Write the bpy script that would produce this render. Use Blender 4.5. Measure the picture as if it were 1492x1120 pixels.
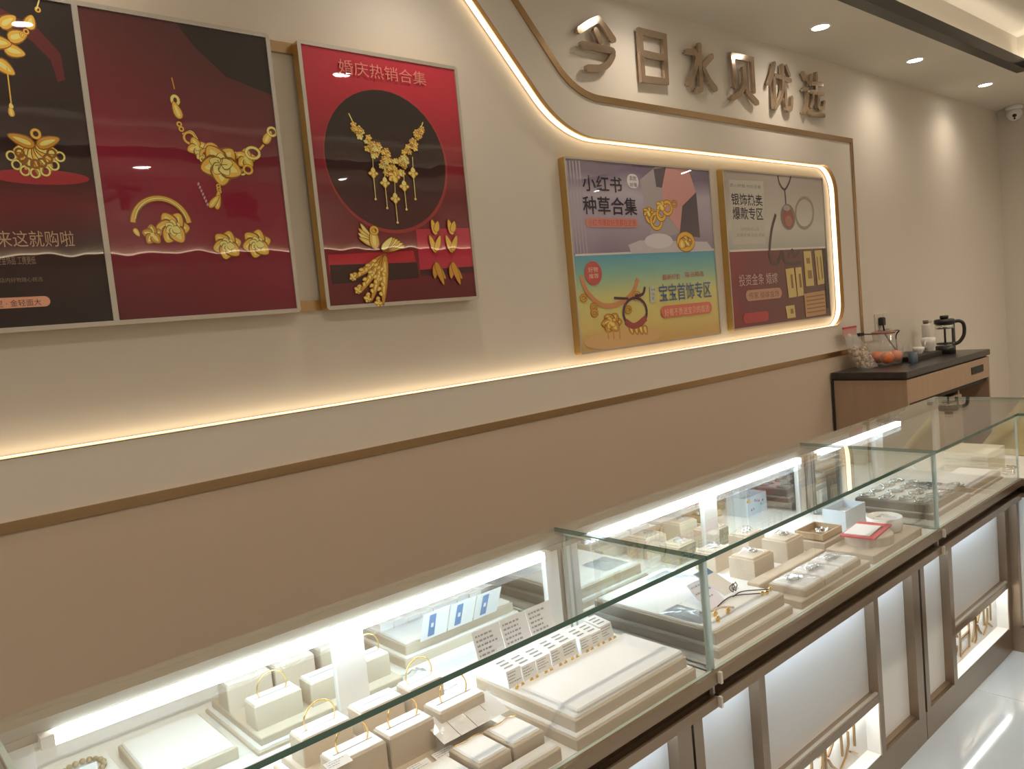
import bpy, math, random
from mathutils import Vector, Matrix
random.seed(7)
SC = bpy.context.scene
for o in list(bpy.data.objects): bpy.data.objects.remove(o)
COL = SC.collection

# ------------------------------------------------------------------ camera
YAW, PITCH, ROLL, FPX, CAMH = 0.71944, 0.0820137, -0.0951619, 1155.18, 1.55
CX, CY = 746.0, 560.0
_f = Vector((math.sin(YAW)*math.cos(PITCH), math.cos(YAW)*math.cos(PITCH), -math.sin(PITCH)))
_r = Vector((math.cos(YAW), -math.sin(YAW), 0.0))
_d = _f.cross(_r)
RX = _r*math.cos(ROLL) - _d*math.sin(ROLL)
RY = _r*math.sin(ROLL) + _d*math.cos(ROLL)
RZ = _f
cam = bpy.data.cameras.new('camera')
cam.sensor_width = 36.0
cam.lens = FPX/1492.0*36.0
cam.clip_start = 0.02
co = bpy.data.objects.new('camera', cam)
COL.objects.link(co)
co.matrix_world = Matrix(((RX.x, -RY.x, -RZ.x, 0), (RX.y, -RY.y, -RZ.y, 0), (RX.z, -RY.z, -RZ.z, CAMH), (0, 0, 0, 1)))
SC.camera = co

def ray(u, v): return RX*(u-CX) + RY*(v-CY) + RZ*FPX
def PY(u, v, y):                                   # photo pixel -> point on a plane y = const
    d = ray(u, v); d = d*(y/d.y); return Vector((d.x, d.y, d.z+CAMH))
def PZ(u, v, z):
    d = ray(u, v); d = d*((z-CAMH)/d.z); return Vector((d.x, d.y, z))
def PX(u, v, x):
    d = ray(u, v); d = d*(x/d.x); return Vector((d.x, d.y, d.z+CAMH))

# ------------------------------------------------------------------ world, exposure
w = bpy.data.worlds.new('world'); SC.world = w; w.use_nodes = True
w.node_tree.nodes['Background'].inputs[0].default_value = (0.9, 0.85, 0.78, 1)
w.node_tree.nodes['Background'].inputs[1].default_value = 0.02
SC.view_settings.view_transform = 'Standard'
SC.view_settings.look = 'None'
SC.view_settings.gamma = 1.0
SC.view_settings.use_curve_mapping = False
SC.view_settings.exposure = 0.0
WARM = (1.0, 0.84, 0.66)
SPOT_W, LED_WALL, LED_CASE, LED_PANEL, LED_BOX, COVE, TRAY_SPOT = 10.0, 2.9, 24.0, 40.0, 48.0, 10.0, 84.0

# ------------------------------------------------------------------ materials
MATS = {}
def nodes(name):
    m = bpy.data.materials.new(name); m.use_nodes = True
    nt = m.node_tree; return m, nt, nt.nodes['Principled BSDF']
def mat(name, rgb, rough=0.6, metal=0.0, spec=0.5, coat=0.0, bump=0.0, bscale=60.0, var=0.0, vscale=6.0, stretch=None, alpha=None):
    if name in MATS: return MATS[name]
    m, nt, b = nodes(name)
    b.inputs['Base Color'].default_value = (*rgb, 1)
    b.inputs['Roughness'].default_value = rough
    b.inputs['Metallic'].default_value = metal
    b.inputs['Specular IOR Level'].default_value = spec
    if coat: b.inputs['Coat Weight'].default_value = coat; b.inputs['Coat Roughness'].default_value = 0.02
    if alpha is not None: b.inputs['Alpha'].default_value = alpha
    if bump or var:
        tc = nt.nodes.new('ShaderNodeTexCoord'); mp = nt.nodes.new('ShaderNodeMapping')
        nt.links.new(tc.outputs['Object'], mp.inputs[0])
        if stretch: mp.inputs['Scale'].default_value = stretch
    if bump:
        n = nt.nodes.new('ShaderNodeTexNoise'); n.inputs['Scale'].default_value = bscale; n.inputs['Detail'].default_value = 3
        bp = nt.nodes.new('ShaderNodeBump'); bp.inputs['Strength'].default_value = bump; bp.inputs['Distance'].default_value = 0.002
        nt.links.new(mp.outputs[0], n.inputs[0]); nt.links.new(n.outputs[0], bp.inputs['Height']); nt.links.new(bp.outputs[0], b.inputs['Normal'])
    if var:
        n = nt.nodes.new('ShaderNodeTexNoise'); n.inputs['Scale'].default_value = vscale; n.inputs['Detail'].default_value = 4
        cr = nt.nodes.new('ShaderNodeMix'); cr.data_type = 'RGBA'
        cr.inputs['A'].default_value = (*[c*(1-var) for c in rgb], 1); cr.inputs['B'].default_value = (*[min(1, c*(1+var)) for c in rgb], 1)
        nt.links.new(mp.outputs[0], n.inputs[0]); nt.links.new(n.outputs[0], cr.inputs['Factor']); nt.links.new(cr.outputs['Result'], b.inputs['Base Color'])
    MATS[name] = m; return m
def emit(name, rgb, s):
    if name in MATS: return MATS[name]
    m, nt, b = nodes(name)
    b.inputs['Base Color'].default_value = (0.8, 0.8, 0.8, 1)
    b.inputs['Emission Color'].default_value = (*rgb, 1); b.inputs['Emission Strength'].default_value = s
    MATS[name] = m; return m
def thin_glass(name, tint=(1, 1, 1), rough=0.0, ior=1.5, haze=0.0):
    if name in MATS: return MATS[name]
    m = bpy.data.materials.new(name); m.use_nodes = True; nt = m.node_tree; nt.nodes.clear()
    out = nt.nodes.new('ShaderNodeOutputMaterial'); mx = nt.nodes.new('ShaderNodeMixShader')
    tr = nt.nodes.new('ShaderNodeBsdfTransparent'); gl = nt.nodes.new('ShaderNodeBsdfGlossy'); fr = nt.nodes.new('ShaderNodeFresnel')
    tr.inputs[0].default_value = (*tint, 1); gl.inputs['Roughness'].default_value = rough; fr.inputs[0].default_value = ior
    ge = nt.nodes.new('ShaderNodeNewGeometry'); mr = nt.nodes.new('ShaderNodeMapRange')
    mr.inputs['To Min'].default_value = ior; mr.inputs['To Max'].default_value = 1/ior     # same reflectance from inside the sheet
    nt.links.new(ge.outputs['Backfacing'], mr.inputs['Value']); nt.links.new(mr.outputs[0], fr.inputs[0])
    nt.links.new(fr.outputs[0], mx.inputs[0]); nt.links.new(tr.outputs[0], mx.inputs[1]); nt.links.new(gl.outputs[0], mx.inputs[2])
    if haze:
        df = nt.nodes.new('ShaderNodeBsdfDiffuse'); df.inputs[0].default_value = (.9, .9, .92, 1); m2 = nt.nodes.new('ShaderNodeMixShader'); m2.inputs[0].default_value = haze
        nt.links.new(mx.outputs[0], m2.inputs[1]); nt.links.new(df.outputs[0], m2.inputs[2]); nt.links.new(m2.outputs[0], out.inputs[0])
    else: nt.links.new(mx.outputs[0], out.inputs[0])
    MATS[name] = m; return m

PAINT = mat('cream wall paint', (0.74, 0.68, 0.60), 0.75, spec=0.2, bump=0.05, bscale=180)
DADO = mat('tan wall paint', (0.60, 0.49, 0.385), 0.7, spec=0.25, bump=0.05, bscale=180)
CEILM = mat('ceiling paint', (0.76, 0.71, 0.63), 0.85, spec=0.15)
BRASS = mat('brushed brass', (0.50, 0.34, 0.19), 0.26, 1.0, bump=0.08, bscale=30, stretch=(1, 1, 12))
LETTER = mat('polished bronze', (0.50, 0.385, 0.285), 0.14, 0.72, spec=0.8)
BLACKM = mat('dark bronze trim', (0.03, 0.026, 0.022), 0.4)
CHAMP = mat('champagne metal', (0.33, 0.25, 0.18), 0.30, 0.75, bump=0.04, bscale=40, stretch=(0.3, 6, 6), var=0.12, vscale=2)
CHAMPL = mat('light champagne metal', (0.50, 0.45, 0.37), 0.35, 0.5)
GROOVE = mat('dark bronze groove', (0.10, 0.075, 0.05), 0.3, 0.8)
ENDCAP = mat('grey trim end', (0.62, 0.58, 0.52), 0.5)
WHITEM = mat('white lacquer', (0.82, 0.81, 0.79), 0.35)
FROST = mat('frosted panel', (0.80, 0.79, 0.77), 0.45, spec=0.4)
MIRROR = mat('mirror', (0.86, 0.90, 0.87), 0.02, 1.0)
GLASS = thin_glass('clear glass', (0.985, 0.995, 0.988))
GEDGE = mat('green glass edge', (0.06, 0.13, 0.105), 0.1, spec=0.8)
GEDGE2 = mat('pale glass edge', (0.50, 0.60, 0.57), 0.1, spec=0.8)
PLASTIC = thin_glass('clear plastic', (0.995, 0.995, 1.0), 0.12, 1.5, haze=0.06)
ACRYL = thin_glass('acrylic', (0.97, 0.98, 0.98), 0.02, 1.5)
LINEN = mat('beige linen board', (0.60, 0.505, 0.40), 0.8, spec=0.2, bump=0.3, bscale=600, var=0.06, vscale=200)
PAD = mat('white leatherette pad', (0.85, 0.835, 0.83), 0.6, bump=0.15, bscale=400)
PAPER = mat('white paper', (0.86, 0.86, 0.88), 0.7)
INK = mat('black ink', (0.30, 0.30, 0.32), 0.7)
BLUEINK = mat('blue ink', (0.10, 0.22, 0.48), 0.6)
GOLD = mat('yellow gold', (0.95, 0.66, 0.24), 0.16, 1.0)
SILVER = mat('silver', (0.90, 0.89, 0.88), 0.14, 1.0)
GREYBOX = mat('pale blue card box', (0.62, 0.69, 0.75), 0.6)
REDM = mat('red leatherette', (0.62, 0.06, 0.06), 0.5)
WOOD = mat('taupe cabinet veneer', (0.42, 0.29, 0.20), 0.5, bump=0.05, bscale=20, stretch=(8, 8, 0.6), var=0.10, vscale=5)
STONE = mat('dark stone top', (0.035, 0.032, 0.03), 0.28, var=0.5, vscale=30)
DARKIN = mat('dark interior', (0.03, 0.028, 0.025), 0.6)
BLACKP = mat('black plastic', (0.018, 0.017, 0.017), 0.35)
CERAM = mat('white porcelain', (0.82, 0.80, 0.77), 0.2)
PLATE = mat('ivory plastic', (0.70, 0.65, 0.56), 0.4)
WHITEP = mat('white plastic', (0.84, 0.84, 0.83), 0.3)
ORANGE = mat('orange peel', (0.80, 0.20, 0.04), 0.45, bump=0.3, bscale=200)
NUT = mat('pistachio shell', (0.62, 0.46, 0.27), 0.6, var=0.3, vscale=60)
YELLOWC = mat('pale yellow upholstery', (0.66, 0.56, 0.30), 0.7, bump=0.2, bscale=300)
TILE = mat('polished marble tile', (0.43, 0.465, 0.485), 0.07, spec=0.6, var=0.10, vscale=2.2)
GROUT = mat('grey grout', (0.40, 0.40, 0.39), 0.8)
WLED = emit('warm led', (1.0, 0.77, 0.47), LED_WALL)
OLED = emit('opposite warm led', (1.0, 0.78, 0.52), 9.0)
CLED = emit('case led tube', (0.74, 0.89, 1.0), LED_CASE)
PLED = emit('cool led strip', (0.62, 0.82, 1.0), LED_PANEL)
BLED = emit('sign led strip', (0.93, 1.0, 0.97), LED_BOX)
LENS = emit('downlight lens', (1.0, 0.95, 0.86), 40.0)
COVEL = emit('cove led', (1.0, 0.88, 0.70), COVE)

# ------------------------------------------------------------------ mesh building
class MB:
    def __init__(s): s.v = []; s.f = []; s.m = []; s.k = 0
    def add(s, vs, fs, k=None):
        b = len(s.v); s.v += [tuple(p) for p in vs]
        for f in fs: s.f.append([b+i for i in f]); s.m.append(s.k if k is None else k)
        return s
    def box(s, x0, x1, y0, y1, z0, z1, k=None):
        return s.add([(x0,y0,z0),(x1,y0,z0),(x1,y1,z0),(x0,y1,z0),(x0,y0,z1),(x1,y0,z1),(x1,y1,z1),(x0,y1,z1)],
                     [(3,2,1,0),(4,5,6,7),(0,1,5,4),(1,2,6,5),(2,3,7,6),(3,0,4,7)], k)
    def cbox(s, x0, x1, y0, y1, z0, z1, c=0.003, k=None):          # box with a chamfered top edge and corners
        c = min(c, (x1-x0)*.3, (y1-y0)*.3)
        def ring(i, z): return [(x0+i,y0+c,z),(x0+c,y0+i,z),(x1-c,y0+i,z),(x1-i,y0+c,z),(x1-i,y1-c,z),(x1-c,y1-i,z),(x0+c,y1-i,z),(x0+i,y1-c,z)]
        vs = ring(0, z0)+ring(0, z1-c)+[(x0+c,y0+c*1.4,z1),(x0+c*1.4,y0+c,z1),(x1-c*1.4,y0+c,z1),(x1-c,y0+c*1.4,z1),(x1-c,y1-c*1.4,z1),(x1-c*1.4,y1-c,z1),(x0+c*1.4,y1-c,z1),(x0+c,y1-c*1.4,z1)]
        fs = [tuple(range(7,-1,-1)), tuple(range(16,24))]
        for r in (0, 8):
            for i in range(8): j = (i+1) % 8; fs.append((r+i, r+j, r+8+j, r+8+i))
        return s.add(vs, fs, k)
    def pane(s, x0, x1, y0, y1, z0, z1, thin, ke=1, kf=0):          # glass sheet: faces slot kf, cut edges slot ke
        n = len(s.m); s.box(x0, x1, y0, y1, z0, z1)
        big = {'z': (0, 1), 'y': (2, 4), 'x': (3, 5)}[thin]
        for i in range(6): s.m[n+i] = kf if i in big else ke
        return s
    def polyY(s, pts, y0, y1=None, k=None):                         # polygon in x,z; flat (facing -y) or a slab to y1
        n = len(pts); A = sum(pts[i][0]*pts[(i+1)%n][1]-pts[(i+1)%n][0]*pts[i][1] for i in range(n))
        if A < 0: pts = pts[::-1]
        if y1 is None: return s.add([(p[0], y0, p[1]) for p in pts], [tuple(range(n))], k)
        vs = [(p[0], y0, p[1]) for p in pts]+[(p[0], y1, p[1]) for p in pts]
        return s.add(vs, [tuple(range(n)), tuple(range(2*n-1, n-1, -1))]+[(i, i+n, (i+1)%n+n, (i+1)%n) for i in range(n)], k)
    def polyZ(s, pts, z0, z1, k=None):
        n = len(pts); A = sum(pts[i][0]*pts[(i+1)%n][1]-pts[(i+1)%n][0]*pts[i][1] for i in range(n))
        if A < 0: pts = pts[::-1]
        vs = [(p[0], p[1], z1) for p in pts]+[(p[0], p[1], z0) for p in pts]
        return s.add(vs, [tuple(range(n)), tuple(range(2*n-1, n-1, -1))]+[(i, i+n, (i+1)%n+n, (i+1)%n) for i in range(n)], k)
    def stroke(s, pts, hw, y0, y1, k=None, n=8):                    # one stroke of a letter: outlined ribbon with round ends, in x,z
        P_ = [Vector(p) for p in pts]; closed = (P_[0]-P_[-1]).length < 1e-6
        Q = P_[:-1] if closed else P_; N = len(Q)
        def off(i):
            if closed: a, b, c = Q[i-1], Q[i], Q[(i+1) % N]
            else: a, b, c = Q[max(i-1, 0)], Q[i], Q[min(i+1, N-1)]
            d0 = (b-a).normalized() if (b-a).length > 1e-9 else (c-b).normalized(); d1 = (c-b).normalized() if (c-b).length > 1e-9 else d0
            m = d0+d1; m = m.normalized() if m.length > 1e-6 else d0; nn = Vector((-m.y, m.x)); cs = max(.45, nn.dot(Vector((-d0.y, d0.x))))
            return nn*(hw/cs)
        L = [Q[i]+off(i) for i in range(N)]; R = [Q[i]-off(i) for i in range(N)]
        if closed:
            for i in range(N):
                j = (i+1) % N; s.polyY([tuple(L[i]), tuple(R[i]), tuple(R[j]), tuple(L[j])], y0, y1, k)
            return s
        def cap(c, d):
            a0 = math.atan2(d.y, d.x); return [(c.x+hw*math.cos(a0+math.pi/2-math.pi*i/n), c.y+hw*math.sin(a0+math.pi/2-math.pi*i/n)) for i in range(1, n)]
        out = [tuple(p) for p in L]+cap(Q[-1], (Q[-1]-Q[-2]).normalized())+[tuple(p) for p in R[::-1]]+cap(Q[0], (Q[0]-Q[1]).normalized())
        return s.polyY(out, y0, y1, k)
    def tube(s, pts, r, n=6, closed=False, k=None):
        pts = [Vector(p) for p in pts]; N = len(pts); rings = []; b = len(s.v)
        up = Vector((0.13, 0.21, 0.97))
        for i, p in enumerate(pts):
            t = (pts[(i+1) % N]-pts[i-1]) if closed else (pts[min(i+1, N-1)]-pts[max(i-1, 0)])
            t.normalize(); a = t.cross(up)
            if a.length < .05: a = t.cross(Vector((1, 0, 0)))
            a.normalize(); c = t.cross(a); rr = r[i] if isinstance(r, (list, tuple)) else r
            for j in range(n): an = 6.28318*j/n; s.v.append(tuple(p+a*rr*math.cos(an)+c*rr*math.sin(an)))
        for i in range(N if closed else N-1):
            q = (i+1) % N
            for j in range(n): s.f.append([b+i*n+j, b+i*n+(j+1)%n, b+q*n+(j+1)%n, b+q*n+j]); s.m.append(s.k if k is None else k)
        if not closed:
            s.f.append([b+j for j in range(n)][::-1]); s.m.append(s.k if k is None else k)
            s.f.append([b+(N-1)*n+j for j in range(n)]); s.m.append(s.k if k is None else k)
        return s
    def lathe(s, c, prof, n=24, k=None, cap=True):                  # prof: (radius, z) upward
        b = len(s.v); kk = s.k if k is None else k
        for (r, z) in prof:
            for j in range(n): an = 6.28318*j/n; s.v.append((c[0]+r*math.cos(an), c[1]+r*math.sin(an), c[2]+z))
        for i in range(len(prof)-1):
            for j in range(n): s.f.append([b+i*n+j, b+i*n+(j+1)%n, b+(i+1)*n+(j+1)%n, b+(i+1)*n+j]); s.m.append(kk)
        if cap:
            s.f.append([b+j for j in range(n)][::-1]); s.m.append(kk)
            s.f.append([b+(len(prof)-1)*n+j for j in range(n)]); s.m.append(kk)
        return s
    def ball(s, c, rx, ry=None, rz=None, n=10, m=6, k=None):
        ry = ry or rx; rz = rz or rx; b = len(s.v); kk = s.k if k is None else k
        for i in range(1, m):
            t = math.pi*i/m
            for j in range(n): an = 6.28318*j/n; s.v.append((c[0]+rx*math.sin(t)*math.cos(an), c[1]+ry*math.sin(t)*math.sin(an), c[2]-rz*math.cos(t)))
        lo = len(s.v); s.v += [(c[0], c[1], c[2]-rz), (c[0], c[1], c[2]+rz)]
        for i in range(m-2):
            for j in range(n): s.f.append([b+i*n+j, b+i*n+(j+1)%n, b+(i+1)*n+(j+1)%n, b+(i+1)*n+j]); s.m.append(kk)
        for j in range(n):
            s.f.append([lo, b+(j+1)%n, b+j]); s.m.append(kk)
            s.f.append([lo+1, b+(m-2)*n+j, b+(m-2)*n+(j+1)%n]); s.m.append(kk)
        return s
    def build(s, name, mats, parent=None, smooth=False):
        me = bpy.data.meshes.new(name); me.from_pydata(s.v, [], s.f)
        if not isinstance(mats, (list, tuple)): mats = [mats]
        for q in mats: me.materials.append(q)
        me.polygons.foreach_set('material_index', s.m)
        if smooth: me.polygons.foreach_set('use_smooth', [True]*len(s.f))
        me.update()
        o = bpy.data.objects.new(name, me); COL.objects.link(o)
        if parent is not None:
            o.parent = parent; o.matrix_parent_inverse = PMI.get(parent.name, Matrix.Identity(4))
        return o
PMI = {}
def tag(o, label, cat, group=None, kind=None):
    o['label'] = label; o['category'] = cat
    if group: o['group'] = group
    if kind: o['kind'] = kind
    return o
def thing(name, label, cat, loc=(0, 0, 0), group=None):
    e = bpy.data.objects.new(name, None); COL.objects.link(e); e.location = loc; e.empty_display_size = 0.05
    PMI[e.name] = Matrix.Translation(-Vector(loc))
    return tag(e, label, cat, group)
def struct(o, label=None, cat=None):
    o['kind'] = 'structure'
    if label: o['label'] = label
    if cat: o['category'] = cat
    return o
def catmull(pts, n=6, closed=False):
    P = [Vector(p) for p in pts]; N = len(P); out = []
    for i in range(N if closed else N-1):
        a, b, c, d = (P[(i-1) % N], P[i], P[(i+1) % N], P[(i+2) % N]) if closed else (P[max(i-1, 0)], P[i], P[i+1], P[min(i+2, N-1)])
        for j in range(n):
            t = j/n; out.append(0.5*((2*b)+(c-a)*t+(2*a-5*b+4*c-d)*t*t+(3*b-a-3*c+d)*t**3))
    if not closed: out.append(P[-1])
    return out
def text_mesh(body, bold=0.0):
    cu = bpy.data.curves.new('txt', 'FONT'); cu.body = body; cu.offset = bold; cu.resolution_u = 3
    o = bpy.data.objects.new('txt', cu); COL.objects.link(o)
    bpy.context.view_layer.update()
    me = bpy.data.meshes.new_from_object(o.evaluated_get(bpy.context.evaluated_depsgraph_get()))
    V = [v.co.copy() for v in me.vertices]; F = [list(p.vertices) for p in me.polygons]
    bpy.data.objects.remove(o); bpy.data.curves.remove(cu); bpy.data.meshes.remove(me)
    return V, F
def text_into(mb, body, x0, x1, z0, z1, y, bold=0.0, k=None, shear=0.0, flip=False):
    V, F = text_mesh(body, bold)
    if not V: return mb
    a = min(v.x for v in V); b = max(v.x for v in V); c = min(v.y for v in V); d = max(v.y for v in V)
    out = []
    for v in V:
        s = (v.x-a)/max(b-a, 1e-6); t = (v.y-c)/max(d-c, 1e-6)
        out.append((x1+(x0-x1)*s if flip else x0+(x1-x0)*s, y, z0+(z1-z0)*t))
    return mb.add(out, F, k)

# ------------------------------------------------------------------ room shell
YW, YR, ZC, XE = 2.2, 2.25, 2.838, 7.385           # wall face, recess back, soffit height, end wall
XL, YO = -2.6, -1.75
ZL, ZT, XRI = 1.333, 2.2506, 4.569                 # recess: ledge, top edge, right edge
def arc(cx, cz, r, a0, a1, n=10): return [(cx+r*math.cos(math.radians(a0+(a1-a0)*i/n)), cz+r*math.sin(math.radians(a0+(a1-a0)*i/n))) for i in range(n+1)]
def fillet(p0, p1, p2, r, n=14):
    a = (Vector(p0)-Vector(p1)).normalized(); b = (Vector(p2)-Vector(p1)).normalized()
    th = a.angle(b); T = r/math.tan(th/2); c = Vector(p1)+(a+b).normalized()*(r/math.sin(th/2))
    s = Vector(p1)+a*T; e = Vector(p1)+b*T
    a0 = math.atan2(s.y-c.y, s.x-c.x); a1 = math.atan2(e.y-c.y, e.x-c.x); dd = (a1-a0+math.pi) % (2*math.pi)-math.pi
    return [(c.x+r*math.cos(a0+dd*i/n), c.y+r*math.sin(a0+dd*i/n)) for i in range(n+1)]
xd = 1.796
inner = [(xd, ZC)] + fillet((xd, ZC), (2.340, ZT), (XRI, ZT), 0.44)
inner += arc(XRI-.15, ZT-.15, .15, 90, 0) + arc(XRI-.13, ZL+.13, .13, 0, -90) + [(XL, ZL)]
wall_poly = [(XL, 0), (XE, 0), (XE, ZC)] + inner
wl = struct(MB().polyY(wall_poly, YW, YR).build('wall_left', PAINT), 'cream display wall with a lit recess and brass edging', 'wall')
MB().box(XL, XE, YR, YR+.05, 0, ZC).build('recess_back', PAINT, wl)
MB().box(XL, 4.77, YW-.002, YW, 0, 1.165).build('lower_wall_panel', DADO, wl)
# brass lining of the recess edge, and the warm led strip that lies in it
def ribbon(path, off, ya, yb):                      # sheet following the path, turned off the wall edge by `off`
    mb = MB(); n = len(path); q = []
    for i, p in enumerate(path):
        a = Vector(path[max(i-1, 0)]); b = Vector(path[min(i+1, n-1)]); t = (b-a).normalized(); nrm = Vector((t.y, -t.x))
        q.append((p[0]+nrm.x*off, p[1]+nrm.y*off))
    for i in range(n-1):
        (ax, az), (bx, bz) = q[i], q[i+1]
        mb.add([(ax, ya, az), (bx, ya, bz), (bx, yb, bz), (ax, yb, az)], [(0, 1, 2, 3)])
    return mb
t2 = ribbon(inner, .002, YW-.003, YR)
struct(t2.build('trim_2', BRASS), 'brass lining of the curved recess edge', 'trim')
led = ribbon(inner, .004, YR-.031, YR-.005)
tag(led.build('led_strip', WLED), 'warm led strip along the edge of the curved wall recess', 'led strip')
# flat brass strip that outlines the raised band
SH = 0.0135
outer = [(XL, 1.1725), (4.776, 1.1725)]
sm = MB().box(XL, 4.776+SH*.7, YW-.007, YW, 1.1725-SH, 1.1725+SH)
sm.box(4.776-SH, 4.776+SH, YW-.007, YW, 1.1725+SH, 2.41+SH)
p = fillet((2.0109, 2.838), (2.4048, 2.41), (4.776, 2.41), .33)
pts = [(2.0109, 2.838)]+p+[(4.776-SH, 2.41)]
for i in range(len(pts)-1):
    pass
def band(pts, hw, y0, y1):
    L = []; R_ = []; n = len(pts)
    for i in range(n):
        a = Vector(pts[max(i-1, 0)]); b = Vector(pts[min(i+1, n-1)]); t = (b-a).normalized(); m = Vector((-t.y, t.x))*hw
        L.append((pts[i][0]+m.x, pts[i][1]+m.y)); R_.append((pts[i][0]-m.x, pts[i][1]-m.y))
    mb = MB()
    for i in range(n-1): mb.polyY([L[i], R_[i], R_[i+1], L[i+1]], y0, y1)
    return mb
bm_ = band(pts, SH, YW-.007, YW)
sm.add(bm_.v, bm_.f)
struct(sm.build('trim_1', BRASS), 'flat brass strip outlining the raised wall band', 'trim')

struct(MB().box(XE, XE+.1, YO-.1, YR+.05, 0, 3.2).build('wall_back', PAINT), 'plain cream end wall beyond the cabinet', 'wall')
wr = struct(MB().box(XL, XE, YO-.1, YO, 0, 3.2).build('wall_right', PAINT), 'cream wall behind the photographer', 'wall')
struct(MB().box(XL-.1, XL, YO-.1, YR+.05, 0, 3.2).build('wall_front', PAINT), 'cream wall at the near end of the shop', 'wall')

# ceiling: soffit all round, raised tray in the middle
TY0, TY1, TX0, TX1, TZ = -1.15, 1.692, XL+.8, 6.13, 3.06
ce = MB()
ce.box(XL, XE, TY1, YR+.05, ZC, ZC+.3); ce.box(XL, XE, YO, TY0, ZC, ZC+.3)
ce.box(XL, TX0, TY0, TY1, ZC, ZC+.3); ce.box(TX1, XE, TY0, TY1, ZC, ZC+.3)
ce.box(TX0, TX1, TY0, TY1, TZ, TZ+.08)
struct(ce.build('ceiling', CEILM), 'cream dropped ceiling with a raised lit tray', 'ceiling')
tr = MB(); tt, gp = .010, .045                      # black lip stands off the tray's side; the led lies in the gap behind it
for (a, b, c, d) in ((TX0+gp, TX1-gp, TY1-gp-tt, TY1-gp), (TX0+gp, TX1-gp, TY0+gp, TY0+gp+tt), (TX0+gp, TX0+gp+tt, TY0+gp, TY1-gp), (TX1-gp-tt, TX1-gp, TY0+gp, TY1-gp)): tr.box(a, b, c, d, ZC-.004, ZC+.060)
for (a, b, c, d) in ((TX0, TX1, TY1-gp, TY1+.012), (TX0, TX1, TY0-.012, TY0+gp), (TX0-.012, TX0+gp, TY0+gp, TY1-gp), (TX1-gp, TX1+.012, TY0+gp, TY1-gp)): tr.box(a, b, c, d, ZC-.004, ZC)
struct(tr.build('trim_3', BLACKM), 'black metal edge round the raised ceiling tray', 'trim')
cv = MB(); e = .010
for (a, b, c, d) in ((TX0, TX1, TY1-e-.02, TY1-e), (TX0, TX1, TY0+e, TY0+e+.02), (TX0+e, TX0+e+.02, TY0, TY1), (TX1-e-.02, TX1-e, TY0, TY1)): cv.box(a, b, c, d, ZC+.012, ZC+.022)
tag(cv.build('cove_light', COVEL), 'warm cove light strip round the raised ceiling tray', 'cove light')

# floor tiles
fl = struct(MB().box(XL, XE, YO, YR, -.05, -.003).build('floor', GROUT), 'floor of large polished pale marble tiles', 'floor')
tm = None
S = .8; x = 3.12-S*8
while x < XE:
    y = .62-S*4
    while y < YR:
        a, b = max(x, XL), min(x+S, XE); c, d = max(y, YO), min(y+S, YR)
        if b-a > .05 and d-c > .05:
            if b-a > S-.001 and d-c > S-.001:
                if tm is None:
                    o = MB().box(.001, S-.001, .001, S-.001, -.003, 0).build('tile', TILE, fl); tm = o.data
                else:
                    o = bpy.data.objects.new('tile', tm); COL.objects.link(o); o.parent = fl
                o.location = (x, y, 0)
            else: MB().box(a+.001, b-.001, c+.001, d-.001, -.003, 0).build('tile', TILE, fl)
        y += S
    x += S

# downlights
def downlight(x, y, z, label, power, size=150, blend=1.0, group=None):
    t = thing('downlight', label, 'downlight', (x, y, z), group)
    MB().lathe((x, y, z), [(.042, -.006), (.052, -.004), (.054, 0)], 24, cap=False).build('rim', WHITEP, t)
    MB().lathe((x, y, z), [(.0, -.003), (.041, -.003)], 24, cap=False).build('lens', LENS, t)
    L = bpy.data.lights.new('downlight_lamp', 'SPOT'); L.energy = power; L.color = WARM; L.spot_size = math.radians(size); L.spot_blend = blend; L.shadow_soft_size = .035
    lo = bpy.data.objects.new('downlight_lamp', L); COL.objects.link(lo); lo.parent = t; lo.location = (0, 0, -.012)
for i, xx in enumerate((-1.9, -.72, .445, 1.605, 2.765, 3.925, 5.066, 6.24)):
    lab = {5: 'recessed ceiling downlight nearest the big bronze letters', 6: 'middle of the three visible ceiling downlights', 7: 'recessed ceiling downlight nearest the dome camera'}.get(i, 'ceiling downlight above the posters, %s from the near end' % ('first', 'second', 'third', 'fourth', 'fifth')[min(i, 4)])
    downlight(xx, 1.925, ZC, lab, SPOT_W, group='downlights along the display wall')
for i in range(6): downlight(-1.2+i*1.55, -1.43, ZC, 'downlight facing the display wall, %s from the near end' % ('first', 'second', 'third', 'fourth', 'fifth', 'sixth')[i], SPOT_W, group='downlights along the opposite wall')
for i in range(5): downlight(-.7+i*1.6, .3, TZ, 'downlight in the raised ceiling tray, %s from the near end' % ('first', 'second', 'third', 'fourth', 'fifth')[i], TRAY_SPOT, 130, .9, group='downlights in the ceiling tray')  # the fifth is an unseen extra lamp, added to lift the dark far end

for yy_, l in ((.9, 'left'), (-.3, 'right')): downlight(6.75, yy_, ZC, 'added fill downlight in the soffit before the end wall, %s one' % l, 30, 150, 1.0, group='added fill lights before the end wall')  # unseen pair of lamps, added to brighten the end wall
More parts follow.
